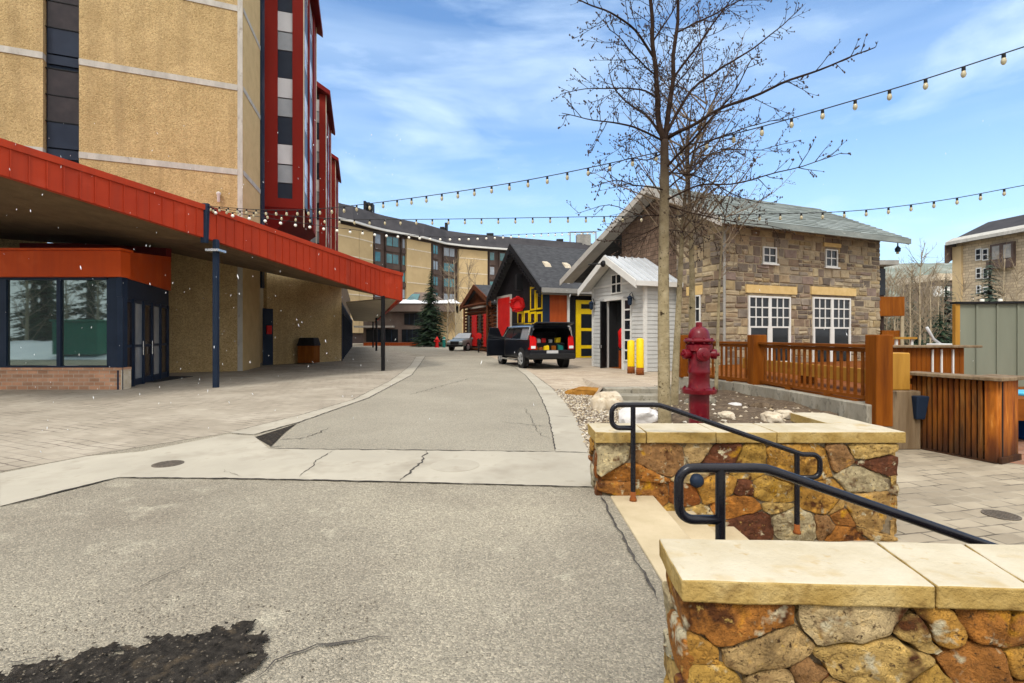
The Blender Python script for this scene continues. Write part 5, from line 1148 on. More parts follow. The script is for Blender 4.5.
for b0_, b1_, m in ((.8, 1.9, 'red_paint'), (2.6, 3.4, 'glass'), (4.0, 5.5, 'red_paint'), (6.2, 7.2, 'glass')): MB().box(-.28, -.23, b0_, b1_, .5, 3.6, fr=LC).build('panel' if m == 'red_paint' else 'window', M[m], lc)
t = thing('red_board_sign', 'small red board standing before the log cabin', 'sign', (-3.3, 45.3, 0))
# shop board leaning by the pickup
MB().box(-3.05, -2.95, 44.6, 45.4, .05, 1.3).build('board', M['interior'], t); MB().lathe((-3.0, 45, 1.5), [(.3, 0), (.3, .06)], 16, (-.2, -1, 0)).build('disc', M['red_paint'], t)
# far red and green street furniture
hp = G(437, 347.5); t = thing('far_hydrant', 'small bright red hydrant below the spruce at the street end', 'fire hydrant', hp)
MB().lathe(hp, [(.3, 0), (.3, .1), (.2, .12), (.2, .9), (.27, .95), (.27, 1.05), (.18, 1.15), (.05, 1.4)], 12).build('barrel', M['red_paint'], t, smooth=True, auto=40)
for s in (-1, 1): MB().lathe(hp+V((0, 0, .8)), [(.1, .15), (.1, .38), (.02, .4)], 8, (s, -.2, 0)).build('outlet_cap', M['red_paint'], t)
gp_ = G(444, 347.5); t = thing('green_post', 'short green post next to the far red hydrant', 'post', gp_)
MB().lathe(gp_, [(.2, 0), (.2, 1.2), (.12, 1.35), (.01, 1.4)], 10).build('tube', M['teal_cloth'], t); MB().lathe(gp_+V((0, 0, 1.0)), [(.21, 0), (.21, .08)], 10).build('band', M['white'], t)
# ---------------- vehicles
def section(y, w, zb, zbelt, rw, zt):
    return [(w*.90, y, zb), (w*.985, y, zb+.10), (w, y, zb+(zbelt-zb)*.55), (w*.975, y, zbelt-.02), (w*.955, y, zbelt+.02), (rw, y, zt-.10), (rw-.09, y, zt-.02), (rw-.30, y, zt)]
def loft(stations, open_rear=False):
    mb = MB(); vs = []; fs = []; n = 16
    for st in stations:
        h = section(*st); vs += [V(p) for p in h]+[V((-p[0], p[1], p[2])) for p in h[::-1]]
    for i in range(len(stations)-1):
        for j in range(n):
            fs.append((i*n+j, i*n+(j+1) % n, (i+1)*n+(j+1) % n, (i+1)*n+j))
    if not open_rear: fs.append(tuple(range(n)))
    fs.append(tuple(range((len(stations)-1)*n, len(stations)*n))[::-1])
    return mb.add(vs, fs)
def wheel(t, x, y, r, w, paint='rim'):
    s = 1 if x > 0 else -1
    o = MB().lathe((x-s*w, y, r), [(r*.55, 0), (r*.93, 0), (r, .03), (r, w-.03), (r*.93, w), (r*.66, w)], 28, (s, 0, 0)).build('wheel', M['tyre'], t, smooth=True, auto=35)
    MB().lathe((x-s*.05, y, r), [(r*.70, -.05), (r*.70, .052), (r*.62, .058), (r*.56, .035), (r*.2, .04), (r*.16, .06), (.01, .062)], 20, (s, 0, 0)).build('rim', M[paint], o, smooth=True, auto=30)
    sp = MB()
    for k in range(6):
        a = 2*pi*k/6; c_, s_ = cos(a), sin(a); e = .055
        q = [(x+s*z, y+c_*ra+(-s_)*e*sg, r+s_*ra+c_*e*sg) for z in (-.02, .05) for ra, sg in ((r*.15, -1), (r*.62, -1), (r*.62, 1), (r*.15, 1))]
        sp.hexa(q)
    sp.build('spoke', M[paint], o)
def arch(mb, x, y, r):
    s = 1 if x > 0 else -1; mb.lathe((x-s*.02, y, r*.98), [(r*1.18, 0), (r*1.18, .032), (r*.3, .034)], 24, (s, 0, 0))
# black SUV seen from behind, rear hatch up, one door open
sv = thing('parked_suv', 'black SUV with raised tailgate and one side door open by the black shop', 'car', (0, 0, 0))
rw, bl = .79, 1.18
body = loft([(-2.62, .97, .52, .80, .93, .82), (-2.60, .985, .46, bl, rw+.02, 1.70), (-2.5, 1.0, .40, bl, rw+.02, 1.84), (-1.4, 1.01, .36, bl, rw+.03, 1.88), (.5, 1.01, .36, bl, rw+.03, 1.87), (1.0, 1.0, .36, bl, rw+.01, 1.80), (1.72, .99, .38, bl-.01, .90, 1.24), (2.4, .96, .42, 1.06, .86, 1.12), (2.66, .88, .48, .86, .78, .93)][1:], open_rear=True).build('body', M['car_black'], sv, smooth=True, auto=32)
MB().box(-.97, .97, -2.66, -2.56, .50, .80).build('rear_panel', M['car_black'], sv, bevel=.03, seg=2)
MB().box(-.93, .93, -2.55, -.9, .70, .76).build('cargo_floor', M['interior'], sv); MB().box(-.80, .80, -2.12, -1.5, .76, 1.08).build('cargo_crate', M['interior'], sv, bevel=.02); MB().box(-.80, .80, -1.48, -1.2, .76, 1.30).build('cargo_crate', M['interior'], sv, bevel=.02); MB().box(-.80, .80, -1.0, -.9, .76, 1.55).build('rear_seat', M['interior'], sv, bevel=.05)
bp = MB().box(-1.0, 1.0, -2.78, -2.60, .42, .66).build('bumper', M['interior'], sv, bevel=.05, seg=2)
MB().box(-.25, .25, -2.70, -2.662, .66, .78).build('number_plate', M['silver'], sv)
tg = MB().hexa([(-.85, -2.56, 1.80), (.85, -2.56, 1.80), (.85, -3.02, 1.90), (-.85, -3.02, 1.90), (-.80, -2.5, 1.87), (.80, -2.5, 1.87), (.82, -3.0, 1.95), (-.82, -3.0, 1.95)]).build('tailgate', M['car_black'], sv, bevel=.02, seg=2)
for s in (-1, 1):
    for y in (-1.6, 1.65): ar = MB(); arch(ar, s*1.012, y, .41); ar.build('wheel_arch', M['interior'], sv)
for s in (-1, 1):
    for y in (-1.6, 1.65): wheel(sv, s*1.03, y, .41, .26)
    x = s
    MB().hexa([(s*.985, -2.64, .82), (s*.70, -2.67, .82), (s*.70, -2.65, 1.30), (s*.955, -2.62, 1.34), (s*1.005, -2.5, .82), (s*.9, -2.5, .82), (s*.82, -2.5, 1.40), (s*.93, -2.5, 1.40)] if s > 0 else [(-.70, -2.67, .82), (-.985, -2.64, .82), (-.955, -2.62, 1.34), (-.70, -2.65, 1.30), (-.9, -2.5, .82), (-1.005, -2.5, .82), (-.93, -2.5, 1.40), (-.82, -2.5, 1.40)]).build('tail_light', M['tail'], sv)
    for y0, y1 in ((-2.35, -1.35), (-1.25, -.2), (-.1, .95)):
        xs = lambda z: s*(.965+(rw+.04-.965)*(z-bl)/(1.78-bl))
        t0 = .0 if y1 < .9 else -.28
        MB().hexa([(xs(1.25), y0, 1.25), (xs(1.25), y1, 1.25), (xs(1.25)+s*.012, y1, 1.25), (xs(1.25)+s*.012, y0, 1.25), (xs(1.70), y0, 1.70), (xs(1.70), y1+t0, 1.70), (xs(1.70)+s*.012, y1+t0, 1.70), (xs(1.70)+s*.012, y0, 1.70)]).build('side_window', M['glass_grey'] if (s < 0 and y0 < -2) else M['glass'], sv)
    MB().tube([(s*.98, -2.4, 1.225), (s*.98, .9, 1.225)], .014, 5).build('belt_trim', M['chrome'], sv)
    MB().tube([(s*.80, -2.40, 1.23), (s*.78, -2.47, 1.72)] if False else [(s*.99, -2.42, 1.23), (s*.885, -2.46, 1.74), (s*.885, .62, 1.76), (s*.99, 1.45, 1.24)], .038, 6).build('window_trim', M['chrome'], sv)
    MB().box(min(s*1.0, s*1.14), max(s*1.0, s*1.14), -1.05, 1.1, .30, .36).build('side_step', M['chrome'], sv)
    MB().tube([(s*.70, -2.2, 1.86), (s*.70, -2.1, 1.94), (s*.70, .5, 1.94), (s*.70, .6, 1.86)], .022, 6).build('roof_rail', M['black'], sv)
MB().hexa([(-.86, 1.05, 1.80), (.86, 1.05, 1.80), (.92, 1.70, 1.27), (-.92, 1.70, 1.27), (-.84, 1.07, 1.81), (.84, 1.07, 1.81), (.9, 1.73, 1.28), (-.9, 1.73, 1.28)]).build('windscreen', M['glass'], sv)
od = Matrix.Rotation(radians(-62), 3, 'Z')
def dpt(x, y, z): q = od @ V((0, y, 0)); return V((-1.02+q.x+x*od.col[0].x, 1.0+q.y+x*od.col[0].y, z))
dv = [dpt(a, b_, c_) for a, b_, c_ in ((-.03, 0, .45), (.05, 0, .45), (.05, -1.1, .45), (-.03, -1.1, .45), (-.03, 0, 1.22), (.05, 0, 1.22), (.05, -1.1, 1.22), (-.03, -1.1, 1.22))]
d_ = MB().hexa(dv); d_.hexa([dpt(a, b_, c_) for a, b_, c_ in ((-.01, -.08, 1.2), (.03, -.08, 1.2), (.03, -1.08, 1.2), (-.01, -1.08, 1.2), (.06, -.45, 1.76), (.09, -.45, 1.76), (.09, -1.0, 1.76), (.06, -1.0, 1.76))])
dr_ = d_.build('door', M['car_black'], sv, bevel=.015)
MB().hexa([dpt(a, b_, c_) for a, b_, c_ in ((-.02, -.25, 1.25), (-.012, -.25, 1.25), (-.012, -1.0, 1.25), (-.02, -1.0, 1.25), (.045, -.5, 1.7), (.052, -.5, 1.7), (.052, -.95, 1.7), (.045, -.95, 1.7))]).build('pane', M['glass'], dr_)
MB().box(-1.35, -1.02, 1.05, 1.2, 1.18, 1.36).build('wing_mirror', M['car_black'], sv, bevel=.03, seg=2)
a_ = math.atan2(-.29, .957)
ctr = V((1.86, 23.35, 0))+V((-.29, .957, 0)).normalized()*2.95
SVS = 1.13; sv.location = ctr; sv.scale = (SVS,)*3; sv.rotation_euler.z = -math.atan2(-.29, .957)
CM = Matrix.Translation(ctr) @ Matrix.Rotation(sv.rotation_euler.z, 4, 'Z') @ Matrix.Scale(SVS, 4)
r_ = random.Random(12)
for i, (x, y, z, s, m, l) in enumerate([(-.62, -2.38, .76, .10, 'orange_cloth', 'orange bag low in the open cargo space near the tail light'), (-.6, -1.9, 1.08, .11, 'yellow', 'yellow bag on the dark crate, closest to the window'), (-.18, -2.4, .76, .12, 'yellow', 'yellow box low in the middle of the cargo space'),
        (.14, -2.4, .76, .10, 'orange_cloth', 'low orange box next to the yellow one in the cargo space'), (.48, -2.36, .76, .13, 'teal_cloth', 'teal bag low in the cargo space'), (-.30, -1.85, 1.08, .09, 'white', 'white pack on the dark crate in the cargo space'), (-.08, -1.8, 1.08, .10, 'red_paint', 'red pack on the dark crate in the cargo space'),
        (.55, -1.86, 1.08, .12, 'yellow', 'tall yellow pack on the dark crate over the teal bag'), (.25, -1.8, 1.08, .08, 'silver', 'small grey pack on the dark crate'), (-.45, -1.86, 1.08, .08, 'red_paint', 'small red bag beside the yellow one on the crate'), (-.42, -2.38, .76, .08, 'rust', 'small rusty brown bag low between the orange and yellow ones')]):
    mb = MB(); r8 = [r_.uniform(.75, 1.1) for _ in range(8)]
    mb.hexa([CM @ V((x+dx*s*r8[k], y+dy*s*.8*r8[k], z+(0 if dz < 0 else 2*s*r8[k]))) for k, (dx, dy, dz) in enumerate(((-1, -1, -1), (1, -1, -1), (1, 1, -1), (-1, 1, -1), (-1, -1, 1), (1, -1, 1), (1, 1, 1), (-1, 1, 1)))])
    o = mb.build('cargo_bag', M[m], bevel=.03, seg=2); tag(o, l, 'bag', 'bags in the open car')
for s in (-1, 1): MB().box(min(s*.74, s*.93), max(s*.74, s*.93), -2.69, -2.665, .86, .97).build('reversing_lamp', M['headlamp'], sv)
# grey green pickup facing the viewer
pk = thing('pickup_truck', 'grey green pickup truck facing the viewer far down the street', 'pickup', (0, 0, 0))
bl = 1.16
loft([(-2.7, .93, .6, 1.05, .90, 1.14), (-2.6, .97, .5, bl, .92, 1.22), (-.95, .98, .45, bl, .92, 1.22), (-.90, .98, .45, bl, .74, 1.78), (-.2, .98, .43, bl, .75, 1.82), (.5, .98, .43, bl, .74, 1.80), (1.35, .98, .45, bl-.02, .90, 1.22), (2.3, .96, .47, 1.05, .86, 1.13), (2.68, .88, .52, .88, .80, .98)]).build('body', M['car_grey'], pk, smooth=True, auto=32)
for s in (-1, 1):
    for y in (-1.65, 1.7): ar = MB(); arch(ar, s*.985, y, .40); ar.build('wheel_arch', M['interior'], pk)
for s in (-1, 1):
    for y in (-1.65, 1.7): wheel(pk, s*1.0, y, .40, .25)
    for y0, y1, t0 in ((-.78, .1, 0), (.18, 1.0, -.3)):
        xs = lambda z: s*(.95+(.765-.95)*(z-bl)/(1.70-bl))
        MB().hexa([(xs(1.22), y0, 1.22), (xs(1.22), y1, 1.22), (xs(1.22)+s*.012, y1, 1.22), (xs(1.22)+s*.012, y0, 1.22), (xs(1.66), y0, 1.66), (xs(1.66), y1+t0, 1.66), (xs(1.66)+s*.012, y1+t0, 1.66), (xs(1.66)+s*.012, y0, 1.66)]).build('side_window', M['glass'], pk)
    MB().box(min(s*.5, s*.86), max(s*.5, s*.86), 2.56, 2.70, .86, .98).build('headlight', M['headlamp'], pk, bevel=.02)
    MB().box(min(s*1.0, s*1.2), max(s*1.0, s*1.2), 1.0, 1.12, 1.16, 1.34).build('wing_mirror', M['car_grey'], pk, bevel=.02)
MB().hexa([(-.92, 1.30, 1.24), (.92, 1.30, 1.24), (.74, .58, 1.765), (-.74, .58, 1.765), (-.92, 1.34, 1.26), (.92, 1.34, 1.26), (.74, .62, 1.79), (-.74, .62, 1.79)]).build('windscreen', M['glass_grey'], pk)
MB().box(-.48, .48, 2.62, 2.72, .66, .96).build('grille', M['interior'], pk, bevel=.02); MB().box(-.9, .9, 2.58, 2.76, .44, .64).build('bumper', M['interior'], pk, bevel=.04, seg=2)
c = P(466, 351, 50); pk.location = (c.x, 52.0, 0); pk.rotation_euler.z = pi-.42

# ---------------- trees
def rot_dir(d, ang, az, r=None):
    d = d.normalized(); o = d.orthogonal().normalized(); o = Matrix.Rotation(az, 3, d) @ o
    return (d*cos(ang)+o*sin(ang)).normalized()
def wig(mb, p, d, L, r0, r1, n, r, sides=4, bend=.12, up=.05):
    pts = [V(p)]; d = d.normalized()
    for i in range(n):
        d = (d+V((r.uniform(-bend, bend), r.uniform(-bend, bend), r.uniform(-bend, bend)+up))).normalized(); pts.append(pts[-1]+d*L/n)
    mb.tube(pts, [r0+(r1-r0)*i/n for i in range(n+1)], sides, cap=False); return pts
def bud(mb, p, s): 
    x, y, z = p; s *= .9; mb.add([(x-s, y, z), (x, y-s, z), (x+s, y, z), (x, y+s, z), (x, y, z+s*1.6), (x, y, z-s*1.1)], [(0, 1, 4), (1, 2, 4), (2, 3, 4), (3, 0, 4), (1, 0, 5), (2, 1, 5), (3, 2, 5), (0, 3, 5)], 1)
def twigs(mb, bmb, pts, r, dens, Lr, rad, level=2, budS=.011, budP=.6, ang=(.5, 1.15), up=.05, sides=3, start=.15):
    tot = sum((b-a).length for a, b in zip(pts[:-1], pts[1:])); n = int(tot*dens)
    for k in range(n):
        f = start+(1-start)*(k+r.random())/max(1, n); s = f*(len(pts)-1); i = min(int(s), len(pts)-2); p = pts[i].lerp(pts[i+1], s-i); d = pts[i+1]-pts[i]
        L = r.uniform(*Lr)*(1.15-.85*f)
        q = wig(mb, p, rot_dir(d, r.uniform(*ang), r.uniform(0, 2*pi)), L, rad*(.7+.5*r.random()), rad*.35, 4, r, sides, .13, up)
        if level > 1: twigs(mb, bmb, q, r, dens*1.25, (L*.18, L*.5), rad*.62, level-1, budS, budP, ang, up, 3, .2)
        elif bmb is not None:
            for t_ in q[1:]:
                if r.random() < budP: bud(bmb, t_, budS*r.uniform(.6, 1.3))
        if bmb is not None and r.random() < budP: bud(bmb, q[-1], budS*r.uniform(.7, 1.4))
def smooth(pts, n=4):
    out = []; m = len(pts)
    for i in range(m-1):
        p0, p1, p2, p3 = pts[max(0, i-1)], pts[i], pts[i+1], pts[min(m-1, i+2)]
        for k in range(n):
            t = k/n; out.append(.5*((2*p1)+(p2-p0)*t+(2*p0-5*p1+4*p2-p3)*t*t+(3*p1-p0-3*p2+p3)*t**3))
    return out+[pts[-1]]
r_ = random.Random(21)
D0 = 7.5
tr = thing('aspen_tree', 'tall bare aspen with budding dark branches beside the red hydrant', 'tree', P(664, 430, D0))
def TP(L): return [P(x, y, D0+d) for x, y, d in L]
tk = MB()
tp = smooth(TP([(665, 438, 0), (664, 380, 0), (663.5, 300, .02), (664, 230, .03), (664.5, 180, .02), (664.5, 140, 0)]), 6)
n = len(tp); tk.tube(tp, [.098-.040*i/(n-1)+.012*math.exp(-i*.6)+.003*mnoise.noise(V((i*1.3, 0, 0))) for i in range(n)], 14)
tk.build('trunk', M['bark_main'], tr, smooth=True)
lm = MB(); tw = MB(); bd = tw
limbs = [([(664.5, 143, 0), (660, 122, -.02), (657, 92, -.05), (654.5, 55, -.08), (652, 15, -.12), (649, -30, -.2), (647, -80, -.25), (645, -130, -.3)], .047, .014),
    ([(664.5, 143, 0), (668, 120, .05), (671.5, 86, .12), (675, 43, .18), (679, 0, .25), (684, -50, .3), (690, -110, .35)], .045, .012),
    ([(667, 138, .02), (680, 131, -.1), (693, 125, -.2), (726, 106, -.4), (772, 89, -.7), (812, 73, -.95), (845, 60, -1.15), (876, 45, -1.35)], .032, .006),
    ([(668, 131, .03), (686, 98, .25), (716, 71, .5), (746, 53, .8), (776, 30, 1.0), (800, 8, 1.2)], .026, .006),
    ([(662, 137, 0), (650, 119, .2), (626, 103, .45), (615, 88, .6), (609, 64, .7)], .022, .005),
    ([(663, 141, 0), (640, 128, -.25), (615, 124, -.5), (593, 119, -.7), (561, 112, -1.0)], .018, .004),
    ([(656.5, 98, -.04), (640, 90, .15), (613, 88, .4), (585, 89, .6), (560, 94, .8)], .016, .004),
    ([(654, 58, -.08), (636, 30, -.3), (610, 13, -.55), (585, 3, -.8), (560, -12, -1.0)], .02, .005),
    ([(666, 168, 0), (690, 142, -.4), (712, 118, -.7), (735, 92, -1.0), (752, 60, -1.2)], .02, .005),
    ([(666, 178, 0), (684, 160, .3), (706, 144, .6), (746, 127, 1.0), (790, 118, 1.3)], .02, .005),
    ([(672, 80, .12), (693, 50, .0), (712, 25, -.1), (728, 5, -.2), (745, -25, -.3)], .02, .005),
    ([(675, 33, .2), (706, 19, .4), (740, 0, .6), (770, -20, .8)], .016, .005),
    ([(654, 40, -.1), (668, 18, .1), (683, -10, .3), (700, -50, .4)], .014, .005),
    ([(650, -10, -.15), (630, -40, -.3), (606, -62, -.4)], .014, .005),
    ([(655, 75, -.05), (640, 62, -.5), (622, 40, -.9), (608, 28, -1.1)], .013, .004),
    ([(664, 152, 0), (648, 160, .3), (626, 160, .5), (600, 170, .8)], .012, .004),
    ([(664, 190, 0), (640, 186, -.3), (615, 180, -.6), (592, 188, -.8)], .012, .004),
    ([(664, 215, 0), (640, 215, .2), (610, 205, .4), (575, 213, .6)], .011, .003),
    ([(671, 90, .1), (684, 75, .6), (700, 45, 1.0), (715, 12, 1.3)], .014, .004),
    ([(666, 205, .2), (700, 215, .6), (740, 222, .9), (790, 230, 1.2)], .012, .004), ([(666, 190, .1), (690, 170, .8), (720, 150, 1.3), (760, 150, 1.6), (800, 140, 1.9)], .014, .004),
    ([(667, 172, .1), (700, 178, .4), (735, 196, .5), (775, 205, .6)], .012, .004), ([(666, 222, .1), (640, 235, .3), (610, 240, .5)], .010, .003), ([(667, 230, .1), (690, 232, .5), (720, 244, .7)], .010, .003),
    ([(666, 200, .0), (700, 185, -.4), (740, 182, -.8), (790, 170, -1.1), (840, 152, -1.3)], .015, .004)]
for L, a, b in limbs:
    p = smooth(TP(L), 4); k = len(p); p = [q+V((mnoise.noise(q*2.1), mnoise.noise(q*2.1+V((5, 0, 0))), mnoise.noise(q*2.1+V((0, 5, 0)))))*.035*min(1, i/4) for i, q in enumerate(p)]
    lm.tube(p, [a+(b-a)*i/(k-1) for i in range(k)], 7, cap=False)
    twigs(tw, bd, p, r_, 9.5, (.22, .95), .0062, 2, .012, .5, start=.1)
lm.build('limb', M['bark_dark'], tr, smooth=True); tw.build('crown', [M['bark_dark'], M['bud']], tr)
def small_aspen(label, base, path, rad, lims, dens, seed, D):
    r = random.Random(seed); t = thing('aspen_tree', label, 'tree', base)
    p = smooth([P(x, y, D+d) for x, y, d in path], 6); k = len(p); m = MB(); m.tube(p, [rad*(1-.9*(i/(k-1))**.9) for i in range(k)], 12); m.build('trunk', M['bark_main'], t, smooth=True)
    lm, tw = MB(), MB(); bd = tw
    for (f, ang, az, L) in lims:
        i = int(f*(k-1)); d = rot_dir(p[min(i+1, k-1)]-p[i-1], ang, az); q = wig(lm, p[i], d, L, rad*.34*(1.2-f*.6), .004, 8, r, 5, .12, .06)
        twigs(tw, bd, q, r, dens, (.2, .7), .0056, 2, .009, .3, start=.1)
    lm.build('limb', M['bark_tan'], t, smooth=True); tw.build('crown', [M['bark_tan'], M['bud']], t)
r2 = random.Random(31)
small_aspen('thin leaning aspen with pale bark just behind the big trunk', P(675, 410, 9), [(674, 412, 0), (676, 360, 0), (679, 300, .05), (682, 240, .1), (686, 190, .1), (697, 140, .2), (708, 100, .3)], .075,
    [(r2.uniform(.45, .98), r2.uniform(.5, 1.2), r2.uniform(0, 6.28), r2.uniform(.9, 1.9)) for _ in range(24)], 9, 3, 9)
small_aspen('slim white barked aspen rising directly behind the hydrant', P(692, 395, 10), [(693, 400, 0), (692, 340, 0), (692, 270, 0), (690, 210, .1), (688, 150, .2), (692, 100, .3)], .088,
    [(r2.uniform(.42, .98), r2.uniform(.55, 1.25), r2.uniform(0, 6.28), r2.uniform(1.0, 2.3)) for _ in range(28)], 9, 5, 10)
small_aspen('bushy young aspen in the bed in front of the stone house', P(722, 392, 11.5), [(716, 392, 0), (718, 330, 0), (720, 270, 0), (724, 225, .1), (732, 185, .2)], .045,
    [(r2.uniform(.45, .95), r2.uniform(.5, 1.2), r2.uniform(-1.2, 1.2), r2.uniform(1.0, 2.2)) for _ in range(11)], 8, 6, 11.5)
# far spruces and bare aspens
def spruce(label, base, H, R, seed, m='needle', dense=1., group=None):
    r = random.Random(seed); t = thing('spruce_tree', label, 'tree', base, group); b = V(base)
    MB().tube([b, b+V((0, 0, H*.5)), b+V((0, 0, H))], [R*.09, R*.06, .01], 6).build('trunk', M['bark_dark'], t)
    mb = MB(); n = int(26*dense)
    for k in range(n):
        f = (k+r.random()*.7)/n; z = H*(.05+.94*f); rr = R*(1-f)**.85*r.uniform(.75, 1.12)+.06
        for j in range(int(9*dense)):
            a = r.uniform(0, 2*pi); d = V((cos(a), sin(a), 0)); l = rr*r.uniform(.6, 1.08); wv = V((-d.y, d.x, 0)); p = b+V((0, 0, z)); w_ = l*r.uniform(.18, .3)
            q = p+d*l+V((0, 0, -l*r.uniform(.15, .45)))
            for s in range(4):
                f0, f1 = s/4, (s+1)/4; a0, a1 = p.lerp(q, f0), p.lerp(q, f1); h = w_*(1-f0*.7)
                mb.add([a0, a1, a0+wv*h+d*h*.6-V((0, 0, h*.5))], [(0, 1, 2)]); mb.add([a0, a1, a0-wv*h+d*h*.6-V((0, 0, h*.45))], [(0, 2, 1)])
    mb.build('crown', M[m], t)
def bare(label, base, H, seed, lean=0, m='bark_far', group=None, spread=1.):
    r = random.Random(seed); t = thing('bare_aspen', label, 'tree', base, group); b = V(base); rt = H*.011
    pts = [b, b+V((lean*.3, 0, H*.35)), b+V((lean*.6, .1, H*.7)), b+V((lean, 0, H))]; p = smooth(pts, 4); k = len(p)
    mb = MB(); mb.tube(p, [rt*(1-.8*i/(k-1)) for i in range(k)], 6); mb.build('trunk', M[m], t, smooth=True)
    tw = MB()
    for j in range(30):
        f = r.uniform(.15, .98); i = int(f*(k-1)); q = wig(tw, p[i], rot_dir(V((0, 0, 1)), r.uniform(.45, 1.0), r.uniform(0, 6.28)), H*r.uniform(.12, .26)*spread, rt*.32, rt*.08, 4, r, 3, .1, .1)
        twigs(tw, None, q, r, 9/H*3.4, (H*.04, H*.13), rt*.15, 1, start=.1)
    tw.build('crown', M['twig_far'], t)
spruce('dark spruce standing before the low podium at the street end', tuple(G(431, 346.5)), 11.0, 3.2, 3, 'needle', 2.2)
for i, (px, d, H, l) in enumerate([(447, 68, 11, 'bare pale aspen nearest the spruce at the street end'), (456, 66, 11.5, 'tall bare aspen behind the grey green pickup'), (467, 64, 10.5, 'bare aspen between the pickup and the log cabin'), (477, 70, 10, 'bare aspen partly behind the log cabin roof')]):
    bare(l, ((px-512)/500*d, d, 0), H, i+40, .3*(-1)**i)
for i, (px, d, H, l) in enumerate([(894, 46, 7.6, 'pale aspen beside the orange balcony'), (909.5, 40, 7.4, 'straight pale aspen left of the white one by the far spruces'), (919, 34, 7.6, 'brightest white trunked aspen beyond the deck'), (930, 44, 7.5, 'pale aspen right of the white trunked one'), (938, 50, 7, 'thin aspen under the far pink roof'), (962, 48, 7, 'bare aspen rising behind the sage screen corner'), (1003, 46, 9, 'bare aspen rising over the middle of the sage screen'), (1016, 46, 8, 'bare aspen at the far side over the sage screen'), (903, 52, 8.5, 'slim aspen close to the stone house corner')]):
    bare(l, ((px-512)/500*d, d, -.4), H, i+60, .2, spread=1.1)
for i, (px, d, H, R, l) in enumerate([(912, 75, 13.5, 2.3, 'narrow tall spruce against the pale hill'), (946, 58, 9.5, 3.0, 'dark spruce left of the tan condominium'), (940, 48, 4.6, 2.2, 'short dark spruce behind the grey chair'), (990, 54, 11.5, 3.1, 'broad grey green spruce in front of the tan condominium'), (899, 60, 5.5, 3.0, 'dark spruce behind the aspens near the stone house'), (926, 62, 5.5, 3.2, 'low dark spruce in the middle of the far grove')]):
    spruce(l, ((px-512)/500*d, d, -.4), H, R, i+80, 'needle_far' if i not in (2, 4) else 'needle', 1.4)
# ---------------- buildings on the far right
CD = Fr(66.6, 75, .13, -.99); 
cd = thing('tan_condominium', 'tan stone condominium with dark snowy roof beyond the sage screen', 'apartment building', (66.6, 75, 0))
ez = 14.8
MB().box(0, 26, 0, 14, -.4, ez+.9, fr=CD).build('wall', M['condo'], cd)
MB().box(-.3, 1.0, -.3, -.002, -.4, ez, fr=CD).build('corner_pier', M['tan_far'], cd)
for (x0, x1, y0, y1) in ((976, 982, 249, 260), (983, 989, 249, 260), (976.5, 982, 268, 278.5), (983.5, 989, 268, 278.5), (977, 981.5, 285.5, 293), (983.5, 989, 287, 294)):
    a0, c1 = CD.hit(x0, y0, -.02); a1, c0 = CD.hit(x1, y1, -.02)
    fw = MB().box(a0, a1, -.16, -.003, c0, c1, fr=CD).build('window', M['white'], cd)
    MB().box(a0+.14, a1-.14, -.18, -.162, c0+(c1-c0)*.08, c0+(c1-c0)*.45, fr=CD).box(a0+.14, a1-.14, -.18, -.162, c0+(c1-c0)*.52, c1-.15, fr=CD).build('pane', M['glass'], fw)
a0, c1 = CD.hit(993, 245); a1, c0 = CD.hit(1016, 266)
bc = MB().box(a0, a1, -.5, -.003, c0, c1, fr=CD).build('balcony', M['brown_panel'], cd)
for k in range(2): MB().box(a0+.3+(a1-a0)*.5*k, a0+(a1-a0)*(.5*k+.42), -.54, -.502, c0+1.2, c1-.3, fr=CD).build('balcony_door', M['grey_trim'], bc)
MB().box(a0-.1, a1+.1, -1.0, -.505, c0-.15, c0+1.0, fr=CD).build('balcony_rail', M['brown_panel'], bc)
rr = MB(); rr.hexa([CD.p(-.35, -1.4, ez+.2), CD.p(26, -1.4, ez+.2), CD.p(26, 6, ez+3.6), CD.p(-.35, 6, ez+3.6), CD.p(-.35, -1.4, ez+.6), CD.p(26, -1.4, ez+.6), CD.p(26, 6, ez+4.0), CD.p(-.35, 6, ez+4.0)]); rr.build('roof', M['roof_slate'], cd)
MB().hexa([CD.p(-.3, -1.5, ez+.25), CD.p(26, -1.5, ez+.25), CD.p(26, -.2, ez+1.1), CD.p(-.3, -.2, ez+1.1), CD.p(-.3, -1.5, ez+.7), CD.p(26, -1.5, ez+.7), CD.p(26, -.2, ez+1.36), CD.p(-.3, -.2, ez+1.36)]).build('eave_edge', M['band'], cd)
MB().hexa([CD.p(-.42, -1.5, ez-2.4), CD.p(-.36, -.9, ez-2.4), CD.p(-.36, 5.8, ez+2.6), CD.p(-.42, 6, ez+2.6), CD.p(-.42, -1.5, ez+.3), CD.p(-.36, -1.4, ez+.3), CD.p(-.36, 5.8, ez+3.55), CD.p(-.42, 6, ez+3.6)]).build('gable_end', M['brown_panel'], cd)
ob = thing('balcony_house', 'dark house edge with orange timber balcony behind the stone house corner', 'house', (26, 34, -.4))
Bx = P(884, 300, 34)
MB().box(Bx.x-6, Bx.x-.0, 34, 40, -.4, 6.3).build('wall', M['brown_panel'], ob)
MB().box(Bx.x-6.5, Bx.x+.25, 33, 41, 6.25, 6.55).build('roof', M['grey_trim'], ob)
MB().box(Bx.x-6, Bx.x+.3, 32.6, 33.99, 2.85, 4.1).build('balcony', M['wood'], ob); MB().box(Bx.x-1, Bx.x+.3, 32.8, 33.9, .3, 1.9).build('lower_balcony', M['wood'], ob)
MB().box(Bx.x-.5, Bx.x+.02, 33.9, 33.99, 4.3, 6.1).build('window', M['glass'], ob)
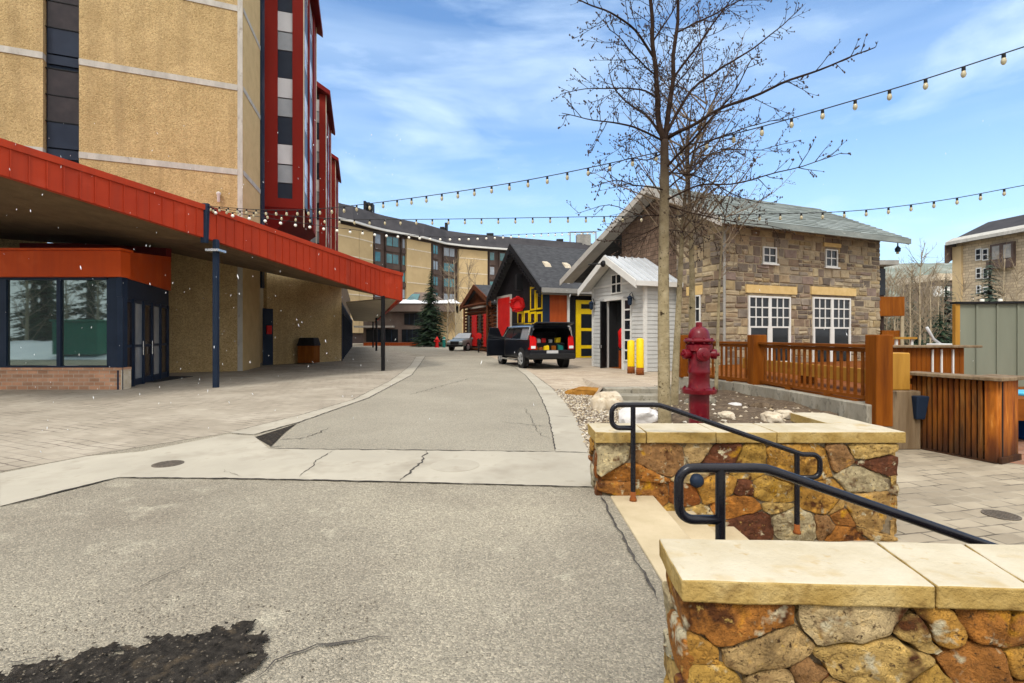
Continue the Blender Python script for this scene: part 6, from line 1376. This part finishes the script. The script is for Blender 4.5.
MB().tube([(Bx.x+.2, 32.7, -.4), (Bx.x+.2, 32.7, 2.84)], .1, 6).build('balcony_post', M['bark_far'], ob)
pr_ = thing('pink_roof_house', 'far low house with pinkish roof and white wall by the hill', 'house', (100, 120, 0))
q = P(943, 290, 120)
MB().box(q.x-2.2, q.x+9, 120, 130, 0, 13.5).build('wall', M['brown_wall'], pr_); MB().box(q.x-2.8, q.x+10, 118.5, 131, 14.6, 16.2).build('roof', M['boulder'], pr_); MB().box(q.x-2, q.x+8, 119.5, 130, 13.51, 14.59).build('upper_wall', M['brown_wall'], pr_)
MB().box(q.x-2.6, q.x+.8, 119, 119.9, 10.8, 13.2).build('white_panel', M['white'], pr_)
gr_ = random.Random(9)
for i in range(22):
    px = gr_.uniform(884, 952); d = gr_.uniform(52, 84); bare('thin leafless aspen in the grove beyond the deck', ((px-512)/500*d, d, -.4), gr_.uniform(6.5, 10.5), 300+i, gr_.uniform(-.6, .6), m='twig_far', group='leafless grove beyond the deck', spread=1.2)
for i in range(16):
    px = gr_.uniform(884, 955); d = gr_.uniform(60, 95); spruce('small dark spruce among the leafless grove beyond the deck', ((px-512)/500*d, d, -.4), gr_.uniform(3.5, 7), gr_.uniform(1.8, 3), 340+i, 'needle_far', .7, 'small spruces of the grove')
# ---------------- forested hill far away
vs = []; NX, NY = 120, 26
for j in range(NY+1):
    for i in range(NX+1):
        x = -1500+4000*i/NX; y = 420+1300*j/NY; f = j/NY
        h = (95+130*f)*sm(f*2.2)*sm((x+500)/1100)*(1+.25*mnoise.noise(V((x*.002, y*.003, 0))))+9*mnoise.noise(V((x*.012, y*.012, 4)))
        vs.append((x, y, max(-.3, h) if j else -.4))
tag(MB().add(vs, [(j*(NX+1)+i, j*(NX+1)+i+1, (j+1)*(NX+1)+i+1, (j+1)*(NX+1)+i) for j in range(NY) for i in range(NX)]).build('hills', M['hill'], smooth=True), kind='structure')

# ---------------- string lights
def catmull(pts, n=24): return smooth([V(p) for p in pts], n)
bulb_me = sock_me = None
def strand(label, pts, spacing, big=1., white=False, frm=0.):
    global bulb_me, sock_me
    p = catmull(pts); t = thing('string_light', label, 'string light', p[0], 'strings of bulbs over the street')
    MB().tube(p, .009, 4, cap=False).build('cable', M['cable'], t)
    acc = spacing*.5; first = None; k = 0
    for a, b in zip(p[:-1], p[1:]):
        l = (b-a).length
        while acc <= l and k < 90:
            c = a.lerp(b, acc/l); acc += spacing; k += 1
            if first is None:
                first = MB().lathe(c-V((0, 0, .155)), [(.001*big, 0), (.018*big, .008), (.030*big, .03), (.033*big, .05), (.028*big, .078), (.017, .098)], 10).build('bulb', M['bulb_white' if white else 'bulb'], t, smooth=True)
                so_ = MB().lathe(c-V((0, 0, .057)), [(.021, -.004), (.024, .0), (.022, .05), (.01, .062)], 8).build('socket', M['black'], first)
                c0 = c
            else:
                o = first.copy(); COL.objects.link(o); o.parent = t; o.location = c-c0
                s_ = so_.copy(); COL.objects.link(s_); s_.parent = o
        acc -= l
    return t
ln = lambda A, B, t_: A+(B-A)*t_
def along(A, B, L): return [V((A[0]+(B[0]-A[0])*t_, A[1]+(B[1]-A[1])*t_, z)) for t_, z in L]
A = (POST.x, POST.y)
strand('string of clear bulbs crossing highest over the street past the bare tree', along(A, (8, 6), [(0, POST.z), (.15, 5.0), (.295, 4.77), (.535, 4.70), (.72, 4.88), (.84, 5.14), (.92, 5.39), (1.06, 5.9)]), .42)
strand('lower string of bulbs running in front of the stone house roof', along(A, (11.3, 11), [(0, POST.z-.03), (.14, 5.02), (.277, 4.80), (.558, 4.62), (.72, 4.52), (.833, 4.49), (.92, 4.64), (1.0, 4.90), (1.12, 5.3)]), .46)
strand('string of pale bulbs sagging past the red bays towards the stone house gable', along(A, (4.55, 26), [(0, POST.z-.06), (.1, 5.34), (.234, 5.34), (.367, 5.42), (.503, 5.62), (.728, 6.25), (1.0, 7.0)]), .46, 1.5, white=True)
strand('short string of white bulbs from the mast to the hotel bay', along(A, (-12.2, 24.5), [(0, POST.z-.02), (.3, 5.5), (.6, 5.9), (1.0, 7.0)]), .5, 1.9, white=True)
# ---------------- falling wet snow
fl = MB(); r_ = random.Random(77)
for _ in range(460):
    d = 3.0+17*r_.random()**.8; px = r_.uniform(-40, 430) if r_.random() < .85 else r_.uniform(430, 1030); py = r_.uniform(120, 470)
    c = P(px, py, d)
    if c.z < .1 or (d > 14 and c.x < -10): continue
    s = r_.uniform(.0018, .0048)*(.6+d/14); l = s*r_.uniform(1.0, 6.5); ax = V((r_.uniform(-.5, .5), r_.uniform(-.4, .4), 1)).normalized(); e = ax.orthogonal().normalized()*s; e2 = ax.cross(e).normalized()*s
    fl.add([c+ax*l, c-ax*l, c+e, c+e2, c-e, c-e2], [(0, 2, 3), (0, 3, 4), (0, 4, 5), (0, 5, 2), (1, 3, 2), (1, 4, 3), (1, 5, 4), (1, 2, 5)])
tag(fl.build('snow_flakes', M['snow']), 'wet snow flakes falling in the air', 'snowfall', kind='stuff')
# ---------------- things across the street, behind the viewer (they show in the hotel windows)
vs = []; 
for j in range(13):
    for i in range(41): x = -52+48*i/40; y = -12+9*j/12; f = j/12; vs.append((x, y, max(-.1, (1.0+.5*mnoise.noise(V((x*.25, y*.3, 0))))*sm((1-f)*2)*sm(f*4))))
tag(MB().add(vs, [(j*41+i, j*41+i+1, (j+1)*41+i+1, (j+1)*41+i) for j in range(12) for i in range(40)]).build('snow_bank', M['snow'], smooth=True), kind='structure')
t = thing('utility_cabinet', 'green steel utility cabinet on the snow bank across the street', 'cabinet', (-29, -4, .4))
MB().box(-30.6, -27.6, -5.2, -3.8, .3, 2.5).build('body', M['green_metal'], t, bevel=.04); MB().box(-30.7, -27.5, -5.3, -3.7, 2.502, 2.62).build('lid', M['green_metal'], t, bevel=.03)
MB().box(-24.6, -22.4, -5, -3.9, .4, 1.9).build('side_cabinet', M['green_metal'], t, bevel=.04)
bh_ = random.Random(4)
for i in range(22):
    x = -62+2.6*i+bh_.uniform(-.8, .8); spruce('dense dark spruce in the row across the street behind the viewer', (x, bh_.uniform(-19, -13), 0), bh_.uniform(10, 16), bh_.uniform(3, 4.2), i+120, 'needle', 1., 'spruces across the street')
for i in range(12):
    bare('bare aspen on the snow bank across the street', (-50+3.1*i+bh_.uniform(-1, 1), bh_.uniform(-10, -7), 0), bh_.uniform(8, 12), i+150, .2, group='bare aspens across the street')

# ---------------- sky, sun, camera
SUN_EL, SUN_AZ = 50, 205      # azimuth measured clockwise from +y
w_ = bpy.data.worlds.new('World'); SC.world = w_; w_.use_nodes = True; nt = NT(w_.node_tree)
bg = w_.node_tree.nodes['Background']
sky = nt.n('ShaderNodeTexSky'); sky.sky_type = 'NISHITA'; sky.sun_disc = False; sky.sun_elevation = radians(SUN_EL); sky.sun_rotation = radians(SUN_AZ); sky.air_density = 1.0; sky.dust_density = .6; sky.ozone_density = 2.0
tc = nt.n('ShaderNodeTexCoord').outputs['Generated']
sp = nt.n('ShaderNodeSeparateXYZ'); nt.l(tc, sp.inputs[0])
def math_(op, a, b=None, clamp=False):
    m = nt.n('ShaderNodeMath', operation=op); m.use_clamp = clamp
    for i, v in enumerate((a, b)):
        if v is None: continue
        if isinstance(v, (int, float)): m.inputs[i].default_value = v
        else: nt.l(v, m.inputs[i])
    return m.outputs[0]
mp = nt.n('ShaderNodeMapping'); nt.l(tc, mp.inputs[0]); mp.inputs['Scale'].default_value = (1.1, 1.6, 4.2); mp.inputs['Rotation'].default_value = (0, .25, .3); mp.inputs['Location'].default_value = (.35, .2, .4)
n1 = noise(nt, mp.outputs[0], 1.9, 8, .58, .5)
wisps = maprange(nt, n1, .50, .80, 0, .75)
mp2 = nt.n('ShaderNodeMapping'); nt.l(tc, mp2.inputs[0]); mp2.inputs['Scale'].default_value = (.7, 1, 7); n2 = noise(nt, mp2.outputs[0], 1.6, 5, .5, .3)
veil = maprange(nt, n2, .40, .72, .0, .5)
hz = maprange(nt, sp.outputs[2], .0, .42, .56, .03)
# unseen snow cloud overhead and behind, brightened to serve as fill light
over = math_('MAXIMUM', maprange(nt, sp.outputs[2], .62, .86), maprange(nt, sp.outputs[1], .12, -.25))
c1 = math_('ADD', wisps, math_('MULTIPLY', veil, .8), True); c1 = math_('MAXIMUM', c1, hz)
skyc = mix(nt, 1., sky.outputs[0], (.86, 1.28, 1.56), 'MULTIPLY')
front = mix(nt, c1, skyc, (5.9, 7.4, 9.0))
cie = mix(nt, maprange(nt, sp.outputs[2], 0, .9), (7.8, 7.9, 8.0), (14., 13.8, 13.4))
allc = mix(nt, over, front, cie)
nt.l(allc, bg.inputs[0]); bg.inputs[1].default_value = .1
sl = bpy.data.lights.new('Sun', 'SUN'); sl.energy = 1.5; sl.angle = radians(10); sl.color = (1, .95, .87)
so = bpy.data.objects.new('sun_lamp', sl); COL.objects.link(so)
az, el = radians(SUN_AZ), radians(SUN_EL); dirv = V((sin(az)*cos(el), cos(az)*cos(el), sin(el)))
so.rotation_euler = dirv.to_track_quat('Z', 'Y').to_euler(); so.location = dirv*60
cam = bpy.data.cameras.new('Camera'); cam.sensor_width = 36; cam.lens = FPX*36/1024; cam.shift_y = -6.5/1024; cam.clip_end = 6000; cam.clip_start = .05
co = bpy.data.objects.new('camera', cam); COL.objects.link(co); co.location = (0, 0, CH); co.rotation_euler = (radians(90), 0, 0); SC.camera = co
SC.view_settings.view_transform = 'Standard'; SC.view_settings.look = 'None'; SC.view_settings.gamma = 1; SC.view_settings.exposure = .66
SC.cycles.use_denoising = True; SC.cycles.max_bounces = 6; SC.cycles.diffuse_bounces = 3; SC.cycles.transparent_max_bounces = 6; SC.cycles.caustics_reflective = False; SC.cycles.caustics_refractive = False
SC.cycles.use_adaptive_sampling = True; SC.cycles.volume_bounces = 0
HAZE = .00008
if HAZE:
    hm = bpy.data.materials.new('air_haze'); hm.use_nodes = True; hn = NT(hm.node_tree); hm.node_tree.nodes.remove(hm.node_tree.nodes['Principled BSDF'])
    pv = hn.n('ShaderNodeVolumePrincipled'); pv.inputs['Color'].default_value = (.93, .95, .97, 1); pv.inputs['Density'].default_value = HAZE; pv.inputs['Anisotropy'].default_value = .0
    hn.l(pv.outputs[0], hm.node_tree.nodes['Material Output'].inputs['Volume'])
    tag(MB().box(-3050, 3050, -450, 4050, -1.6, 330).build('haze', hm), kind='stuff')
